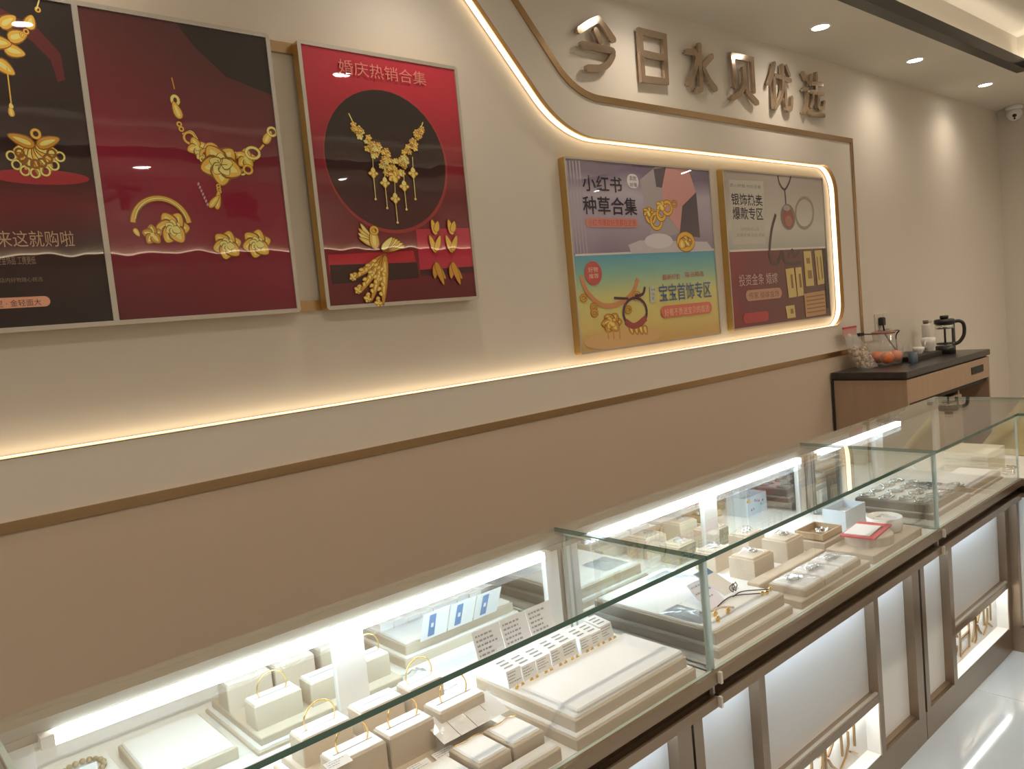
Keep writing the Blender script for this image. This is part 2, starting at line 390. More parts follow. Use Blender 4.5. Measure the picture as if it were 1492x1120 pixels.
# opposite wall: warm light ledge and dark letters (seen as reflections in the glossy posters)
lg = thing('light_ledge', 'warm light ledge along the wall facing the posters', 'ledge', (2, YO, 2.29))
MB().box(-1.5, 6.5, YO, YO+.035, 2.27, 2.285).build('ledge_board', BRASS, lg)
MB().box(-1.5, 6.5, YO+.004, YO+.03, 2.285, 2.295).build('ledge_led', OLED, lg)
MY = 2*2.205-YO
def facing_letter(ch, u0, v0, u1, v1, label):
    a = PY(u0, v1, MY); b = PY(u1, v0, MY)
    o = text_into(MB(), ch, a.x, b.x, a.z, b.z, YO+.012, .03).build('wall_letter', BLACKM)
    for p_ in o.data.polygons: pass
    tag(o, label, 'letter')
facing_letter('不', 158, 272, 212, 305, 'dark wall letter reflected left of the ring on the widest poster')
facing_letter('贵', 325, 280, 378, 322, 'dark wall letter reflected above the flower earrings on the widest poster')

# ------------------------------------------------------------------ big bronze sign letters
SG = {}
def q1(pts): return [(820+a/7.46, b/7.46) for a, b in pts]
def q2(pts): return [(1020+a/7.46, 50+b/7.46) for a, b in pts]
SG['今'] = [q1([(392, 205), (300, 250), (185, 325)]), q1([(400, 215), (475, 310), (555, 425)]), q1([(362, 335), (410, 445)]), q1([(220, 482), (510, 545), (545, 575), (535, 625), (480, 705), (400, 740), (280, 738)])]
SG['日'] = [q1([(845, 335), (1110, 398), (1135, 885), (880, 855), (845, 335)]), q1([(860, 575), (1120, 632)])]
SG['水'] = [[(1019.8, 66), (1021, 100), (1022.5, 128), (1017, 131)], [(1002, 75), (1015, 79), (1014, 99), (1005, 121)], [(1037.5, 82), (1026, 95)], [(1026, 101), (1034, 117), (1043, 129)]]
SG['贝'] = [q2([(388, 560), (358, 225), (570, 272), (590, 615)]), q2([(478, 375), (485, 520), (450, 625), (362, 690)]), q2([(515, 622), (625, 740)])]
SG['优'] = [q2([(815, 315), (795, 410), (757, 530)]), q2([(808, 480), (816, 790)]), q2([(822, 447), (985, 500)]), q2([(897, 342), (905, 560), (880, 690), (822, 795)]), q2([(925, 560), (938, 770), (960, 815), (990, 805), (998, 690)]), q2([(935, 350), (968, 440)])]
SG['选'] = [q2([(1130, 420), (1160, 490)]), q2([(1130, 598), (1172, 610), (1165, 760), (1137, 845)]), q2([(1160, 790), (1220, 860), (1350, 882)]), q2([(1215, 450), (1195, 545)]), q2([(1265, 430), (1265, 640)]), q2([(1215, 535), (1325, 545)]), q2([(1195, 625), (1335, 645)]), q2([(1230, 650), (1222, 730), (1200, 790)]), q2([(1285, 650), (1283, 780), (1305, 805), (1335, 800), (1345, 740)])]
YL = 2.172
NORM = {}
words = {'今': 'leftmost bronze sign letter with a roof-like top on the cream wall', '日': 'bronze sign letter shaped like a box with a middle bar', '水': 'third bronze sign letter with a hooked stem and splayed arms', '贝': 'bronze sign letter like an open frame on two feet', '优': 'fifth bronze sign letter, second from the right end', '选': 'rightmost and most intricate bronze sign letter on the wall'}
for ch, strokes in SG.items():
    W3 = [[(PY(u, v, YL).x, PY(u, v, YL).z) for u, v in s] for s in strokes]
    xs = [p[0] for s in W3 for p in s]; zs = [p[1] for s in W3 for p in s]
    NORM[ch] = [[((p[0]-min(xs))/(max(xs)-min(xs)), (p[1]-min(zs))/(max(zs)-min(zs))) for p in s] for s in W3]
    t = thing('sign_letter', words[ch], 'letter', ((min(xs)+max(xs))/2, YL+.01, min(zs)), 'bronze letters of the wall sign')
    mb = MB(); hw = .0118 if ch in '优选' else .0142
    for j, s in enumerate(W3):
        c = catmull([Vector((a, b)) for a, b in s], 5) if len(s) > 2 and ch != '日' and not (ch == '贝' and j == 0) else [Vector(a) for a in s]
        mb.stroke([(a.x, a.y) for a in c], hw, YL-.0006*j, YL+.014)
    mb.build('letter_face', LETTER, t)
    for s in W3[:2]:
        for (a, b) in {s[0], s[-1]}: MB().tube([(a, YL+.012, b), (a, YW, b)], .003, 6).build('stand_off_pin', BRASS, t)

# ------------------------------------------------------------------ posters
FRAMEM = mat('satin aluminium frame', (0.60, 0.56, 0.50), 0.35, 0.6)
GOLDSIDE = mat('gold frame side', (0.62, 0.42, 0.16), 0.3, 0.9)
def coat_print(m, nt, b):
    b.inputs['Roughness'].default_value = 0.55; b.inputs['Specular IOR Level'].default_value = 0.2
    b.inputs['Coat Weight'].default_value = 1.0; b.inputs['Coat Roughness'].default_value = 0.015; b.inputs['Coat IOR'].default_value = 1.55
    tc = nt.nodes.new('ShaderNodeTexCoord'); mp = nt.nodes.new('ShaderNodeMapping'); mp.inputs['Scale'].default_value = (5, 1, 2)
    n = nt.nodes.new('ShaderNodeTexNoise'); n.inputs['Scale'].default_value = 1.6; n.inputs['Detail'].default_value = 1
    bp = nt.nodes.new('ShaderNodeBump'); bp.inputs['Strength'].default_value = 0.25; bp.inputs['Distance'].default_value = 0.006
    nt.links.new(tc.outputs['Object'], mp.inputs[0]); nt.links.new(mp.outputs[0], n.inputs[0]); nt.links.new(n.outputs[0], bp.inputs['Height']); nt.links.new(bp.outputs[0], b.inputs['Coat Normal'])
PF = 1.35                                          # paper white of the prints
def pm(rgb):
    key = 'print %.2f %.2f %.2f' % rgb
    if key in MATS: return MATS[key]
    m, nt, b = nodes(key); b.inputs['Base Color'].default_value = (*[min(.9, c*PF) for c in rgb], 1); coat_print(m, nt, b); MATS[key] = m; return m
def pgrad(name, lo, hi, d, stops, noise=0.0, nscale=4.0, k=1.0):           # colour runs with d.(x,y,z) from lo to hi
    m, nt, b = nodes(name); coat_print(m, nt, b)
    tc = nt.nodes.new('ShaderNodeTexCoord'); dt = nt.nodes.new('ShaderNodeVectorMath'); dt.operation = 'DOT_PRODUCT'; dt.inputs[1].default_value = d
    nt.links.new(tc.outputs['Object'], dt.inputs[0]); mr = nt.nodes.new('ShaderNodeMapRange'); mr.inputs['From Min'].default_value = lo; mr.inputs['From Max'].default_value = hi
    src = dt.outputs['Value']
    if noise:
        n = nt.nodes.new('ShaderNodeTexNoise'); n.inputs['Scale'].default_value = nscale; n.inputs['Detail'].default_value = 2; nt.links.new(tc.outputs['Object'], n.inputs[0])
        ma = nt.nodes.new('ShaderNodeMath'); ma.operation = 'MULTIPLY_ADD'; ma.inputs[1].default_value = noise; nt.links.new(n.outputs[0], ma.inputs[0]); nt.links.new(src, ma.inputs[2]); src = ma.outputs[0]
    nt.links.new(src, mr.inputs['Value']); cr = nt.nodes.new('ShaderNodeValToRGB'); nt.links.new(mr.outputs[0], cr.inputs[0]); nt.links.new(cr.outputs[0], b.inputs['Base Color'])
    el = cr.color_ramp.elements
    while len(el) < len(stops): el.new(0.5)
    for q, (p_, c) in zip(el, stops): q.position = p_; q.color = (*[min(.9, v*PF*k) for v in c], 1)
    MATS[name] = m; return m
G1, G2, G3, G4 = (0.52, 0.25, 0.03), (0.70, 0.40, 0.06), (0.22, 0.09, 0.012), (0.84, 0.60, 0.20)
GP = [pm(G1), pm(G2), pm(G3), pm(G4)]

class Print:                                       # flat printed shapes given in photo pixels on the poster plane
    def __init__(s, y, parent): s.y = y; s.p = parent; s.n = 0
    def lay(s): s.n += 1; return s.y-.00008*s.n
    def xz(s, u, v): q = PY(u, v, s.y); return (q.x, q.z)
    def poly(s, px, m, name, mb=None):
        return MB().polyY([s.xz(*p) for p in px], s.lay()).build(name, m, s.p)
    def ell(s, u, v, ru, rv, m, name, n=40):       # ellipse sized in pixels along the plane's own axes
        c = s.xz(u, v); a = s.xz(u+ru, v); b = s.xz(u, v-rv); rx = abs(a[0]-c[0]); rz = abs(b[1]-c[1])
        return MB().polyY([(c[0]+rx*math.cos(6.2832*i/n), c[1]+rz*math.sin(6.2832*i/n)) for i in range(n)], s.lay()).build(name, m, s.p)
    def text(s, body, u0, v0, u1, v1, m, name='lettering', bold=0.0):   # left edge runs from v0 up to v1; right end at u1
        a = s.xz(u0, v0); b = s.xz(u1, v0-.1*(u1-u0)); c = s.xz(u0, v1)
        return text_into(MB(), body, a[0], b[0], a[1], c[1], s.lay(), bold).build(name, m, s.p)
    def pill(s, u0, v0, u1, v1, m, name='printed_bar'):
        a = s.xz(u0, v0); b = (s.xz(u1, (v0+v1)/2)[0], s.xz(u0, v1)[1]); r = (b[1]-a[1])/2; zc = (a[1]+b[1])/2
        pts = [(b[0]-r+r*math.cos(t), zc+r*math.sin(t)) for t in [math.radians(-90+i*18) for i in range(11)]]+[(a[0]+r-r*math.cos(t), zc+r*math.sin(t)) for t in [math.radians(90-i*18) for i in range(11)]]
        return MB().polyY(pts, s.lay()).build(name, m, s.p)
class Gold:                                        # builder for printed gold jewellery
    def __init__(s, pr): s.pr = pr; s.mb = MB(); s.l = 0
    def _y(s): s.l += 1; return s.pr.y-.00008*(s.pr.n+1)-.000002*s.l
    def sc(s, u, v):
        c = s.pr.xz(u, v); e = s.pr.xz(u+10, v); f = s.pr.xz(u, v-10); return c, abs(e[0]-c[0])/10, abs(f[1]-c[1])/10
    def leaf(s, u, v, L, W, ang, k=1, line=True):
        c, sx, sz = s.sc(u, v); a = math.radians(ang)
        for kk, f in ((2, 1.25), (k, 1.0), (3, .42)) if line else ((2, 1.25), (k, 1.0)):
            pts = []
            for i in range(14):
                t = 6.2832*i/14; xx = (math.cos(t)*.5+.5)*L*(1 if f > .5 else .7)+(L*.12 if f < .5 else 0); zz = math.sin(t)*W*.5*f*(1.0-.35*math.cos(t))
                if f > 1: xx = xx*1.08-L*.04
                pts.append((c[0]+(xx*math.cos(a)-zz*math.sin(a))*sx, c[1]+(xx*math.sin(a)+zz*math.cos(a))*sz))
            s.mb.polyY(pts, s._y(), None, kk)
    def ring(s, u, v, r, hw, k=1, n=18, sx=1.0, a0=0, a1=360):
        c, qx, qz = s.sc(u, v)
        for kk, g in ((2, 1.45), (k, 1.0)):
            pts = [(c[0]+r*qx*sx*math.cos(math.radians(a0+(a1-a0)*i/n)), c[1]+r*qz*math.sin(math.radians(a0+(a1-a0)*i/n))) for i in range(n+1)]
            b = band(pts, hw*g*qz, s._y(), None); s.mb.add(b.v, b.f, kk)
    def line(s, px, hw, k=1):
        pts = [s.pr.xz(*p) for p in px]; c, qx, qz = s.sc(*px[0])
        if len(pts) > 2: pts = [(a.x, a.y) for a in catmull([Vector(p) for p in pts], 6)]
        b = band(pts, hw*qz, s._y(), None); s.mb.add(b.v, b.f, k)
    def flower(s, u, v, R, n=5, k=1, rot=0, fill=True):
        for i in range(n): s.leaf(u, v, R, R*.85, rot+i*360/n, k)
        c, qx, qz = s.sc(u, v)
        s.mb.polyY([(c[0]+R*.2*qx*math.cos(t*.6283), c[1]+R*.2*qz*math.sin(t*.6283)) for t in range(10)], s._y(), None, 3)
    def done(s, name): s.pr.n += 2+int(s.l*.025); o = s.mb.build(name, GP, s.pr.p); o['kind'] = 'stuff'; return o
_b = band
def band(pts, hw, y0, y1):                          # also flat strips (y1 None)
    if y1 is not None: return _b(pts, hw, y0, y1)
    L = []; R_ = []; n = len(pts)
    for i in range(n):
        a = Vector(pts[max(i-1, 0)]); b = Vector(pts[min(i+1, n-1)]); t = (b-a).normalized() if (b-a).length > 1e-9 else Vector((1, 0)); m = Vector((-t.y, t.x))*hw
        L.append((pts[i][0]+m.x, pts[i][1]+m.y)); R_.append((pts[i][0]-m.x, pts[i][1]-m.y))
    mb = MB()
    for i in range(n-1): mb.polyY([L[i], R_[i], R_[i+1], L[i+1]], y0)
    return mb

def frame_box(t, x0, x1, z0, z1, y, depth, bw, m_front, m_side, divx=None, r=.012):
    out = arc(x1-r, z1-r, r, 90, 0, 4)+arc(x1-r, z0+r, r, 0, -90, 4)+arc(x0+r, z0+r, r, -90, -180, 4)+arc(x0+r, z1-r, r, 180, 90, 4)
    mb = MB(); n = len(out); cx, cz = (x0+x1)/2, (z0+z1)/2
    ins = [(min(max(p[0], x0+bw), x1-bw), min(max(p[1], z0+bw), z1-bw)) for p in out]
    for i in range(n):
        j = (i+1) % n
        mb.add([(out[i][0], y-.004, out[i][1]), (out[j][0], y-.004, out[j][1]), (ins[j][0], y-.004, ins[j][1]), (ins[i][0], y-.004, ins[i][1])], [(0, 1, 2, 3)], 0)
        mb.add([(ins[i][0], y-.004, ins[i][1]), (ins[j][0], y-.004, ins[j][1]), (ins[j][0], y+.002, ins[j][1]), (ins[i][0], y+.002, ins[i][1])], [(0, 1, 2, 3)], 0)
        mb.add([(out[i][0], y-.004, out[i][1]), (out[i][0], y+depth, out[i][1]), (out[j][0], y+depth, out[j][1]), (out[j][0], y-.004, out[j][1])], [(0, 1, 2, 3)], 1)
    if divx: mb.box(divx-.007, divx+.007, y-.004, y+.002, z0+bw, z1-bw, 0)
    mb.build('frame', [m_front, m_side], t)
    MB().box(x0+.003, x1-.003, y+.003, y+depth-.001, z0+.003, z1-.003).build('backing', m_side, t)

Y1 = 2.205
a = PY(664.5, 100, Y1); b = PY(477, 451.8, Y1); c = PY(391, 47, Y1); d = PY(438, 454.5, Y1); dv = PY(138, 235, Y1)
Z1a, Z1b = (b.z+d.z)/2, (a.z+c.z)/2
# brass rails behind the two red posters
for nm, zz, lab in (('upper', Z1b-.018, 'upper brass rail behind the two red jewellery posters'), ('lower', Z1a+.018, 'lower brass rail behind the two red jewellery posters')):
    tag(MB().box(.0, 1.80, 2.236, YR, zz-.016, zz+.016).build('mounting_rail', BRASS), lab, 'rail')

# --- poster 1: wide, two panels
x0, x1 = .10, (c.x+d.x)/2
t = thing('framed_poster', 'wide two-panel dark red poster of gold flower jewellery at left edge', 'poster', ((x0+x1)/2, 2.22, Z1a))
frame_box(t, x0, x1, Z1a, Z1b, Y1, .031, .012, FRAMEM, GOLDSIDE, dv.x)
zl, zh = Z1a+.01, Z1b-.01
MB().polyY([(x0+.01, zl), (dv.x, zl), (dv.x, zh), (x0+.01, zh)], Y1).build('print', pgrad('print dark left', zl, zh, (0, 0, 1), [(0, (.012, .008, .008)), (.30, (.03, .012, .012)), (.45, (.13, .012, .02)), (.56, (.028, .012, .012)), (1, (.022, .014, .013))], .12, 3), t)
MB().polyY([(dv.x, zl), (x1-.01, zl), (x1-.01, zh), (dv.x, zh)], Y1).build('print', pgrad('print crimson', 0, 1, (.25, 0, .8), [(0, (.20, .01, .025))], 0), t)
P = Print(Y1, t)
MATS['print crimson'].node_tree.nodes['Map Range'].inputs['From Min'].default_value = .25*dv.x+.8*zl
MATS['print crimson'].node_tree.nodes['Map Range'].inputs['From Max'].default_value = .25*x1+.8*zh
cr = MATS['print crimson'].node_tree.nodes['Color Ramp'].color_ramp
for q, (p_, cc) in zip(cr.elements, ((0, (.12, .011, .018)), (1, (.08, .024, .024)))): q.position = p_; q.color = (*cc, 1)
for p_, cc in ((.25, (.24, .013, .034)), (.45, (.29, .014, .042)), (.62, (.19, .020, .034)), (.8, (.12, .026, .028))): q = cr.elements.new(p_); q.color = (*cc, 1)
P.poly([(250, 25), (387, 50), (400, 140), (330, 112), (285, 70)], pm((.02, .012, .01)), 'printed_shadow')
P.poly([(0, 12), (55, 42), (88, 78), (95, 116), (84, 120), (74, 88), (44, 58), (0, 34)], pm((.10, .016, .018)), 'printed_ribbon')
P.ell(60, 258, 70, 11, pm((.30, .02, .03)), 'printed_plinth')
g = Gold(P)
for (u, v, an) in ((8, 38, 35), (20, 56, 20), (14, 70, -10), (2, 88, -35), (-6, 60, 0)): g.leaf(u-8, v, 30, 17, an, 1)
g.leaf(41, 42, 22, 15, 68, 1)
for (u, v) in ((33, 51), (38, 46), (55, 14)): g.ring(u, v, 3.2, 1.0, 1)
g.line([(53, 14), (57, 0)], 1.0, 3); g.line([(10, 98), (15, 140), (17, 156)], .9, 1); g.leaf(18, 170, 15, 8, 95, 1); g.leaf(17, 158, 8, 6, 95, 3)
for i in range(5): g.leaf(52, 214, 43-4*abs(i-2), 17, -150+i*30-60+60, 1 if i % 2 else 0)
for i in range(7): g.leaf(52, 212, 34, 13, -165+i*25, 1 if i % 2 else 3)
g.leaf(50, 212, 38, 15, 160, 0); g.leaf(54, 212, 36, 15, 20, 0); g.ring(52, 195, 6, 1.6, 1)
for i in range(7):
    an = math.radians(-160+i*23); g.ring(52+38*math.cos(an), 214-38*math.sin(an), 6.5, 1.2, 3)
    g.ring(52+25*math.cos(an), 214-25*math.sin(an), 6, 1.1, 2)
g.done('printed_pendant')
P.text('来这就购啦', -4, 360, 108, 336, pm((.42, .27, .18)))
P.text('足金饰品 工费更低', -4, 386, 52, 374, pm((.30, .20, .14)))
P.text('店内好物随心挑选', 0, 412, 62, 405, pm((.22, .15, .11)))
P.pill(-40, 452, 74, 436, pm((.62, .30, .20)))
P.text('足 · 金轻面大', -6, 448, 60, 438, pm((.05, .02, .02)))
g = Gold(P)
g.line([(250, 113), (254, 130)], .9, 0)
g.ring(255, 146, 6, 2, 3, sx=.8); g.leaf(263, 173, 25, 11, 108, 1); g.ring(261, 181, 3, 1, 1); g.ring(264, 188, 3, 1, 1)
g.line([(266, 196), (278, 192), (286, 202), (288, 212)], 1.8, 3); g.ring(276, 201, 8, 1.5, 1)
g.flower(287, 215, 15, 4, 1, 20); g.flower(291, 225, 8, 4, 3, 60)
for (u, v, r) in ((308, 219, 9), (300, 226, 7)): g.ring(u, v, r, 2.0, 1)
for (u, v) in ((295, 232), (302, 234), (344, 226), (350, 228), (353, 251), (348, 249)): g.ring(u, v, 3.4, 1.2, 3)
g.flower(322, 240, 30, 5, 1, 50); g.flower(322, 240, 17, 5, 3, 86)
for i in range(6): g.line([(322, 240), (322+9*math.cos(i), 240+9*math.sin(i))], .6, 2)
g.flower(358, 231, 15, 5, 1, 10); g.ring(368, 223, 8, 1.8, 3, sx=1.2); g.ring(361, 247, 6, 1.5, 1)
g.line([(378, 218), (384, 211)], 1.5, 1); g.leaf(385, 209, 22, 10, 58, 1); g.ring(396, 192, 6, 1.5, 3)
for i in range(3): g.ring(318+i*.6, 271+i*4, 2.4, .9, 1)
g.leaf(316, 305, 28, 8, 78, 1); g.leaf(305, 302, 24, 8, 48, 1)
g.done('printed_necklace')
g = Gold(P)
g.ring(236, 330, 41, 3.2, 1, 30, 1.0, 8, 172); g.ring(236, 327, 38, 1.1, 3, 30, 1.0, 14, 168)
g.leaf(195, 333, 13, 7, -60, 1)
g.flower(252, 332, 24, 6, 1, 0); g.flower(252, 332, 12, 6, 3, 30); g.flower(222, 342, 15, 5, 0, 20)
g.done('printed_ring')
g = Gold(P)
for (u, v) in ((331, 357), (374, 355)): g.flower(u, v, 21, 6, 1, 15); g.flower(u, v, 11, 6, 3, 45)
g.done('printed_earrings')
for i in range(7): P.poly([(287+i*2.2, 268+i*5), (289+i*2.2, 265+i*5), (290.5+i*2.2, 268+i*5), (288.6+i*2.2, 271+i*5)], pm((.5, .34, .34)), 'printed_glint')

# --- poster 2: bridal set
x0, x1 = (PY(430, 55.7, Y1).x+b.x)/2, (a.x+PY(698, 435.7, Y1).x)/2
t = thing('framed_poster', 'red poster of a gold bridal necklace on a dark disc', 'poster', ((x0+x1)/2, 2.22, Z1a))
frame_box(t, x0, x1, Z1a, Z1b, Y1, .031, .012, FRAMEM, GOLDSIDE)
MB().polyY([(x0+.01, zl), (x1-.01, zl), (x1-.01, zh), (x0+.01, zh)], Y1).build('print', pgrad('print bridal red', zl, zh, (0, 0, 1), [(0, (.10, .009, .013)), (.18, (.16, .011, .018)), (.42, (.13, .014, .020)), (.6, (.22, .014, .026)), (.85, (.38, .018, .034)), (1, (.42, .022, .045))]), t)
P = Print(Y1, t)
P.ell(567, 236, 84, 104, pm((.28, .03, .03)), 'printed_rim')
P.ell(566, 234, 82, 101, pgrad('print disc', zl+.3, zh-.2, (0, 0, 1), [(0, (.06, .016, .018)), (.5, (.032, .012, .012)), (1, (.02, .012, .010))]), 'printed_disc')
P.poly([(478, 371), (602, 365), (606, 381), (480, 396)], pm((.40, .014, .03)), 'printed_plinth')
P.poly([(480, 386), (607, 382), (611, 405), (484, 414)], pm((.035, .010, .010)), 'printed_plinth')
P.poly([(606, 334), (684, 332), (690, 390), (612, 395)], pm((.42, .02, .05)), 'printed_box')
P.poly([(612, 393), (690, 388), (691, 396), (613, 402)], pm((.05, .008, .012)), 'printed_shadow')
g = Gold(P)
g.line([(508, 165), (514, 178)], .8, 3); g.line([(616, 178), (612, 190)], .8, 3)
rnd = random.Random(3)
for i in range(110):
    s_ = rnd.random(); side = rnd.random() < .52
    if side: u = 514+(576-514)*s_; v = 182+(248-182)*s_**.9; wd = 4+10*min(1, s_*1.6)
    else: u = 613-(613-576)*s_; v = 190+(250-190)*s_**.95; wd = 4+9*min(1, s_*1.5)
    g.flower(u+rnd.uniform(-.5, .5)*wd, v+rnd.uniform(-.8, .8)*wd, rnd.uniform(3.6, 5.6), 5, rnd.choice((1, 1, 3, 0)), rnd.uniform(0, 70))
for (u, v, e_) in ((543, 253, 290), (560, 267, 303), (575, 290, 324), (588, 272, 305), (601, 253, 290)):
    g.line([(u-1, v-24), (u, v-5)], .5, 3); g.flower(u, v, 7, 4, 1, 0); g.leaf(u, v-1, 8, 6, 90, 3); g.line([(u+.5, v+6), (u+3.5, e_)], .6, 3); g.leaf(u+3.5, e_+2, 4, 3, 90, 3)
g.flower(573, 258, 9, 5, 1, 0)
g.done('printed_necklace')
g = Gold(P)
for i in range(4): g.leaf(545, 358, 36-4*i, 7, 118+i*11, 1 if i % 2 else 3)
g.leaf(546, 362, 30, 12, 92, 1); g.ring(544, 336, 5, 1.6, 1)
for i in range(6): g.leaf(556, 364, 34-i*2, 8, 8+i*8, 3 if i % 2 else 1)
for (an, L) in ((-146, 58), (-128, 66), (-112, 70), (-98, 72)):
    g.leaf(560, 372, L, 9, an, 0); ar = math.radians(an)
    for k_ in range(8):
        q_ = .25+.1*k_; g.leaf(560+L*q_*math.cos(ar), 372-L*q_*math.sin(ar), 7, 5, an+35*(1 if k_ % 2 else -1), 1)
    g.flower(560+L*.97*math.cos(ar), 372-L*.97*math.sin(ar), 6, 4, 1, an)
g.done('printed_phoenix_brooch')
g = Gold(P)
for u in (634, 658):
    for (dv_, L, an) in ((22, 22, 100), (18, 16, 75), (48, 26, 105), (46, 24, 70), (66, 24, -60), (64, 22, -100), (62, 34, -76)): g.leaf(u, 320+dv_, L, 7, an, 0 if dv_ > 50 else 1, False)
g.done('printed_earrings')
P.text('婚庆热销合集', 493, 107, 617, 86, pm((.58, .20, .17)), 'title_lettering')

# --- poster 3: two stacked prints
Y3 = 2.219
def rect_px(tl, tr_, br, bl, y):
    A, B, C_, D_ = (PY(*p, y) for p in (tl, tr_, br, bl)); return (A.x+D_.x)/2, (B.x+C_.x)/2, (C_.z+D_.z)/2, (A.z+B.z)/2
x0, x1, z0, z1 = rect_px((820.6, 228), (1033, 246.3), (1050.6, 485.4), (845.7, 518.4), Y3)
t = thing('framed_poster', 'poster with a lilac print above a turquoise and yellow print', 'poster', ((x0+x1)/2, Y3, z0))
frame_box(t, x0, x1, z0, z1, Y3, .031, .008, FRAMEM, GOLDSIDE, None, .01)
zm = PY(838, 371, Y3).z
MB().polyY([(x0+.006, zm), (x1-.006, zm), (x1-.006, z1-.006), (x0+.006, z1-.006)], Y3).build('print', pgrad('print lilac', zm, z1, (0, 0, 1), [(0, (.13, .10, .155)), (.35, (.24, .20, .26)), (.75, (.30, .27, .33)), (1, (.13, .10, .15))], .1, 3, 1.3), t)
MB().polyY([(x0+.006, z0+.006), (x1-.006, z0+.006), (x1-.006, zm), (x0+.006, zm)], Y3).build('print', pgrad('print rainbow', z0, zm, (0, 0, 1), [(0, (.40, .24, .09)), (.25, (.46, .36, .12)), (.55, (.42, .40, .15)), (.8, (.16, .32, .26)), (1, (.07, .24, .34))], 0, 4, 1.25), t)
P = Print(Y3, t)
P.poly([(838, 370), (1042, 362), (1042, 365), (838, 373)], pm((.55, .52, .50)), 'printed_divider')
for i in range(5): P.poly([(824+i*4.6, 234), (826+i*4.6, 234), (838+i*4.6, 369), (836.4+i*4.6, 369)], pm((.34, .31, .38)), 'printed_fold')
P.poly([(932, 262), (955, 243), (968, 244), (968, 300), (990, 340), (950, 348)], pm((.34, .30, .32)), 'printed_shade')
P.poly([(952, 246), (972, 244), (972, 275), (956, 272)], pm((.10, .08, .10)), 'printed_square')
P.poly([(970, 244), (1003, 247), (1013, 278), (1007, 305), (992, 340), (968, 305), (964, 275)], pm((.52, .26, .25)), 'printed_cloth')
P.poly([(994, 300), (1014, 280), (1020, 346), (990, 342)], pm((.09, .07, .09)), 'printed_square')
P.poly([(915, 357), (932, 350), (1030, 352), (1038, 363), (920, 370)], pm((.46, .43, .47)), 'printed_stand')
P.ell(960, 351, 20, 11, pm((.55, .53, .57)), 'printed_dish')
g = Gold(P)
for (u, v, r) in ((948, 315, 9), (956, 322, 11), (963, 312, 8), (972, 303, 9)): g.ring(u, v, r, 2.2, 1, 18, .7)
g.flower(944, 309, 8, 5, 0, 0); g.flower(963, 300, 8, 5, 1, 0); g.ring(982, 297, 4, 1.2, 0); g.ring(999, 352, 11, 3, 1); g.flower(999, 352, 9, 5, 0, 20); g.leaf(994, 362, 14, 9, 90, 1)
g.done('printed_rings')
DK = pm((.035, .028, .045)); RD = pm((.42, .08, .07)); TAG = pm((.60, .57, .60))
P.text('小红书', 849, 278, 906, 254, DK, 'title_lettering', .012)
P.text('种草合集', 850, 312, 928, 285, DK, 'title_lettering', .012)
P.pill(914, 274, 930, 253, TAG, 'printed_tag'); P.text('款款', 917, 263, 927, 256, DK); P.text('好看', 918, 272, 928, 266, DK)
P.pill(853, 331, 929, 317, pm((.50, .20, .18))); P.text('小红书爆款好货都在这里', 857, 329, 926, 319, RD)
P.ell(864, 398, 12.5, 17.5, RD, 'printed_badge'); P.text('好物', 857, 397, 871, 389, pm((.66, .44, .36))); P.text('推荐', 858, 406, 872, 399, pm((.66, .44, .36)))
P.ell(910, 492, 54, 15, pm((.58, .36, .16)), 'printed_ground')
g = Gold(P)
BR = pm((.30, .06, .05)); BK = pm((.08, .03, .06))
def stripe(px, hw, m, name):
    pts = [P.xz(*p) for p in px]; pts = [(q.x, q.y) for q in catmull([Vector(p) for p in pts], 8)]
    e_ = P.xz(px[0][0]+10, px[0][1]); band(pts, hw*abs(e_[0]-pts[0][0])/10, P.lay(), None).build(name, m, P.p)
stripe([(846, 402), (855, 425), (876, 444), (900, 443), (920, 428), (929, 406)], 2.6, pm((.50, .22, .10)), 'printed_cord')
for (u, v, r) in ((850, 434, 4), (865, 447, 4), (866, 456, 4), (915, 451, 4)): g.ring(u, v, r, 1.6, 0)
g.flower(891, 470, 15, 6, 0, 0); g.flower(889, 470, 9, 5, 1, 30)
for u in (885, 893, 902): g.line([(u, 478), (u+1, 494)], 1.5, 0)
for u in (918, 925, 932, 938): g.leaf(u, 474, 14, 6, -80, 0)
g.ring(927, 431, 5, 1.6, 0)
g.done('printed_lock_pendant')
ring_px = [(925+17*math.cos(6.2832*i/16), 455+21*math.sin(6.2832*i/16)) for i in range(17)]
stripe(ring_px, 1.3, BK, 'printed_bracelet'); stripe([(911, 468), (924, 475), (941, 463)], 3, BR, 'printed_bracelet'); stripe([(894, 434), (915, 435)], 1.2, BK, 'printed_bracelet'); stripe([(925, 432), (936, 428), (939, 418)], 1.4, BK, 'printed_bracelet')
NV = pm((.05, .10, .24))
P.text('最新好价', 965, 408, 991, 400, RD); P.text('每日精选', 998, 404, 1025, 396, RD)
P.poly([(947, 441), (954, 440), (953, 417), (946, 418)], pm((.45, .47, .42)), 'printed_tag'); P.text('H', 949, 424, 953, 420, NV); P.text('O', 949, 430.5, 953, 426.5, NV); P.text('T', 949, 437, 953, 433, NV)
P.text('宝宝首饰专区', 961, 440, 1036, 414, NV, 'title_lettering', .006)
P.pill(963, 464, 1037, 446, pm((.55, .14, .09))); P.text('好看不贵送宝贝的首选', 968, 461, 1033, 450, pm((.66, .40, .28)))
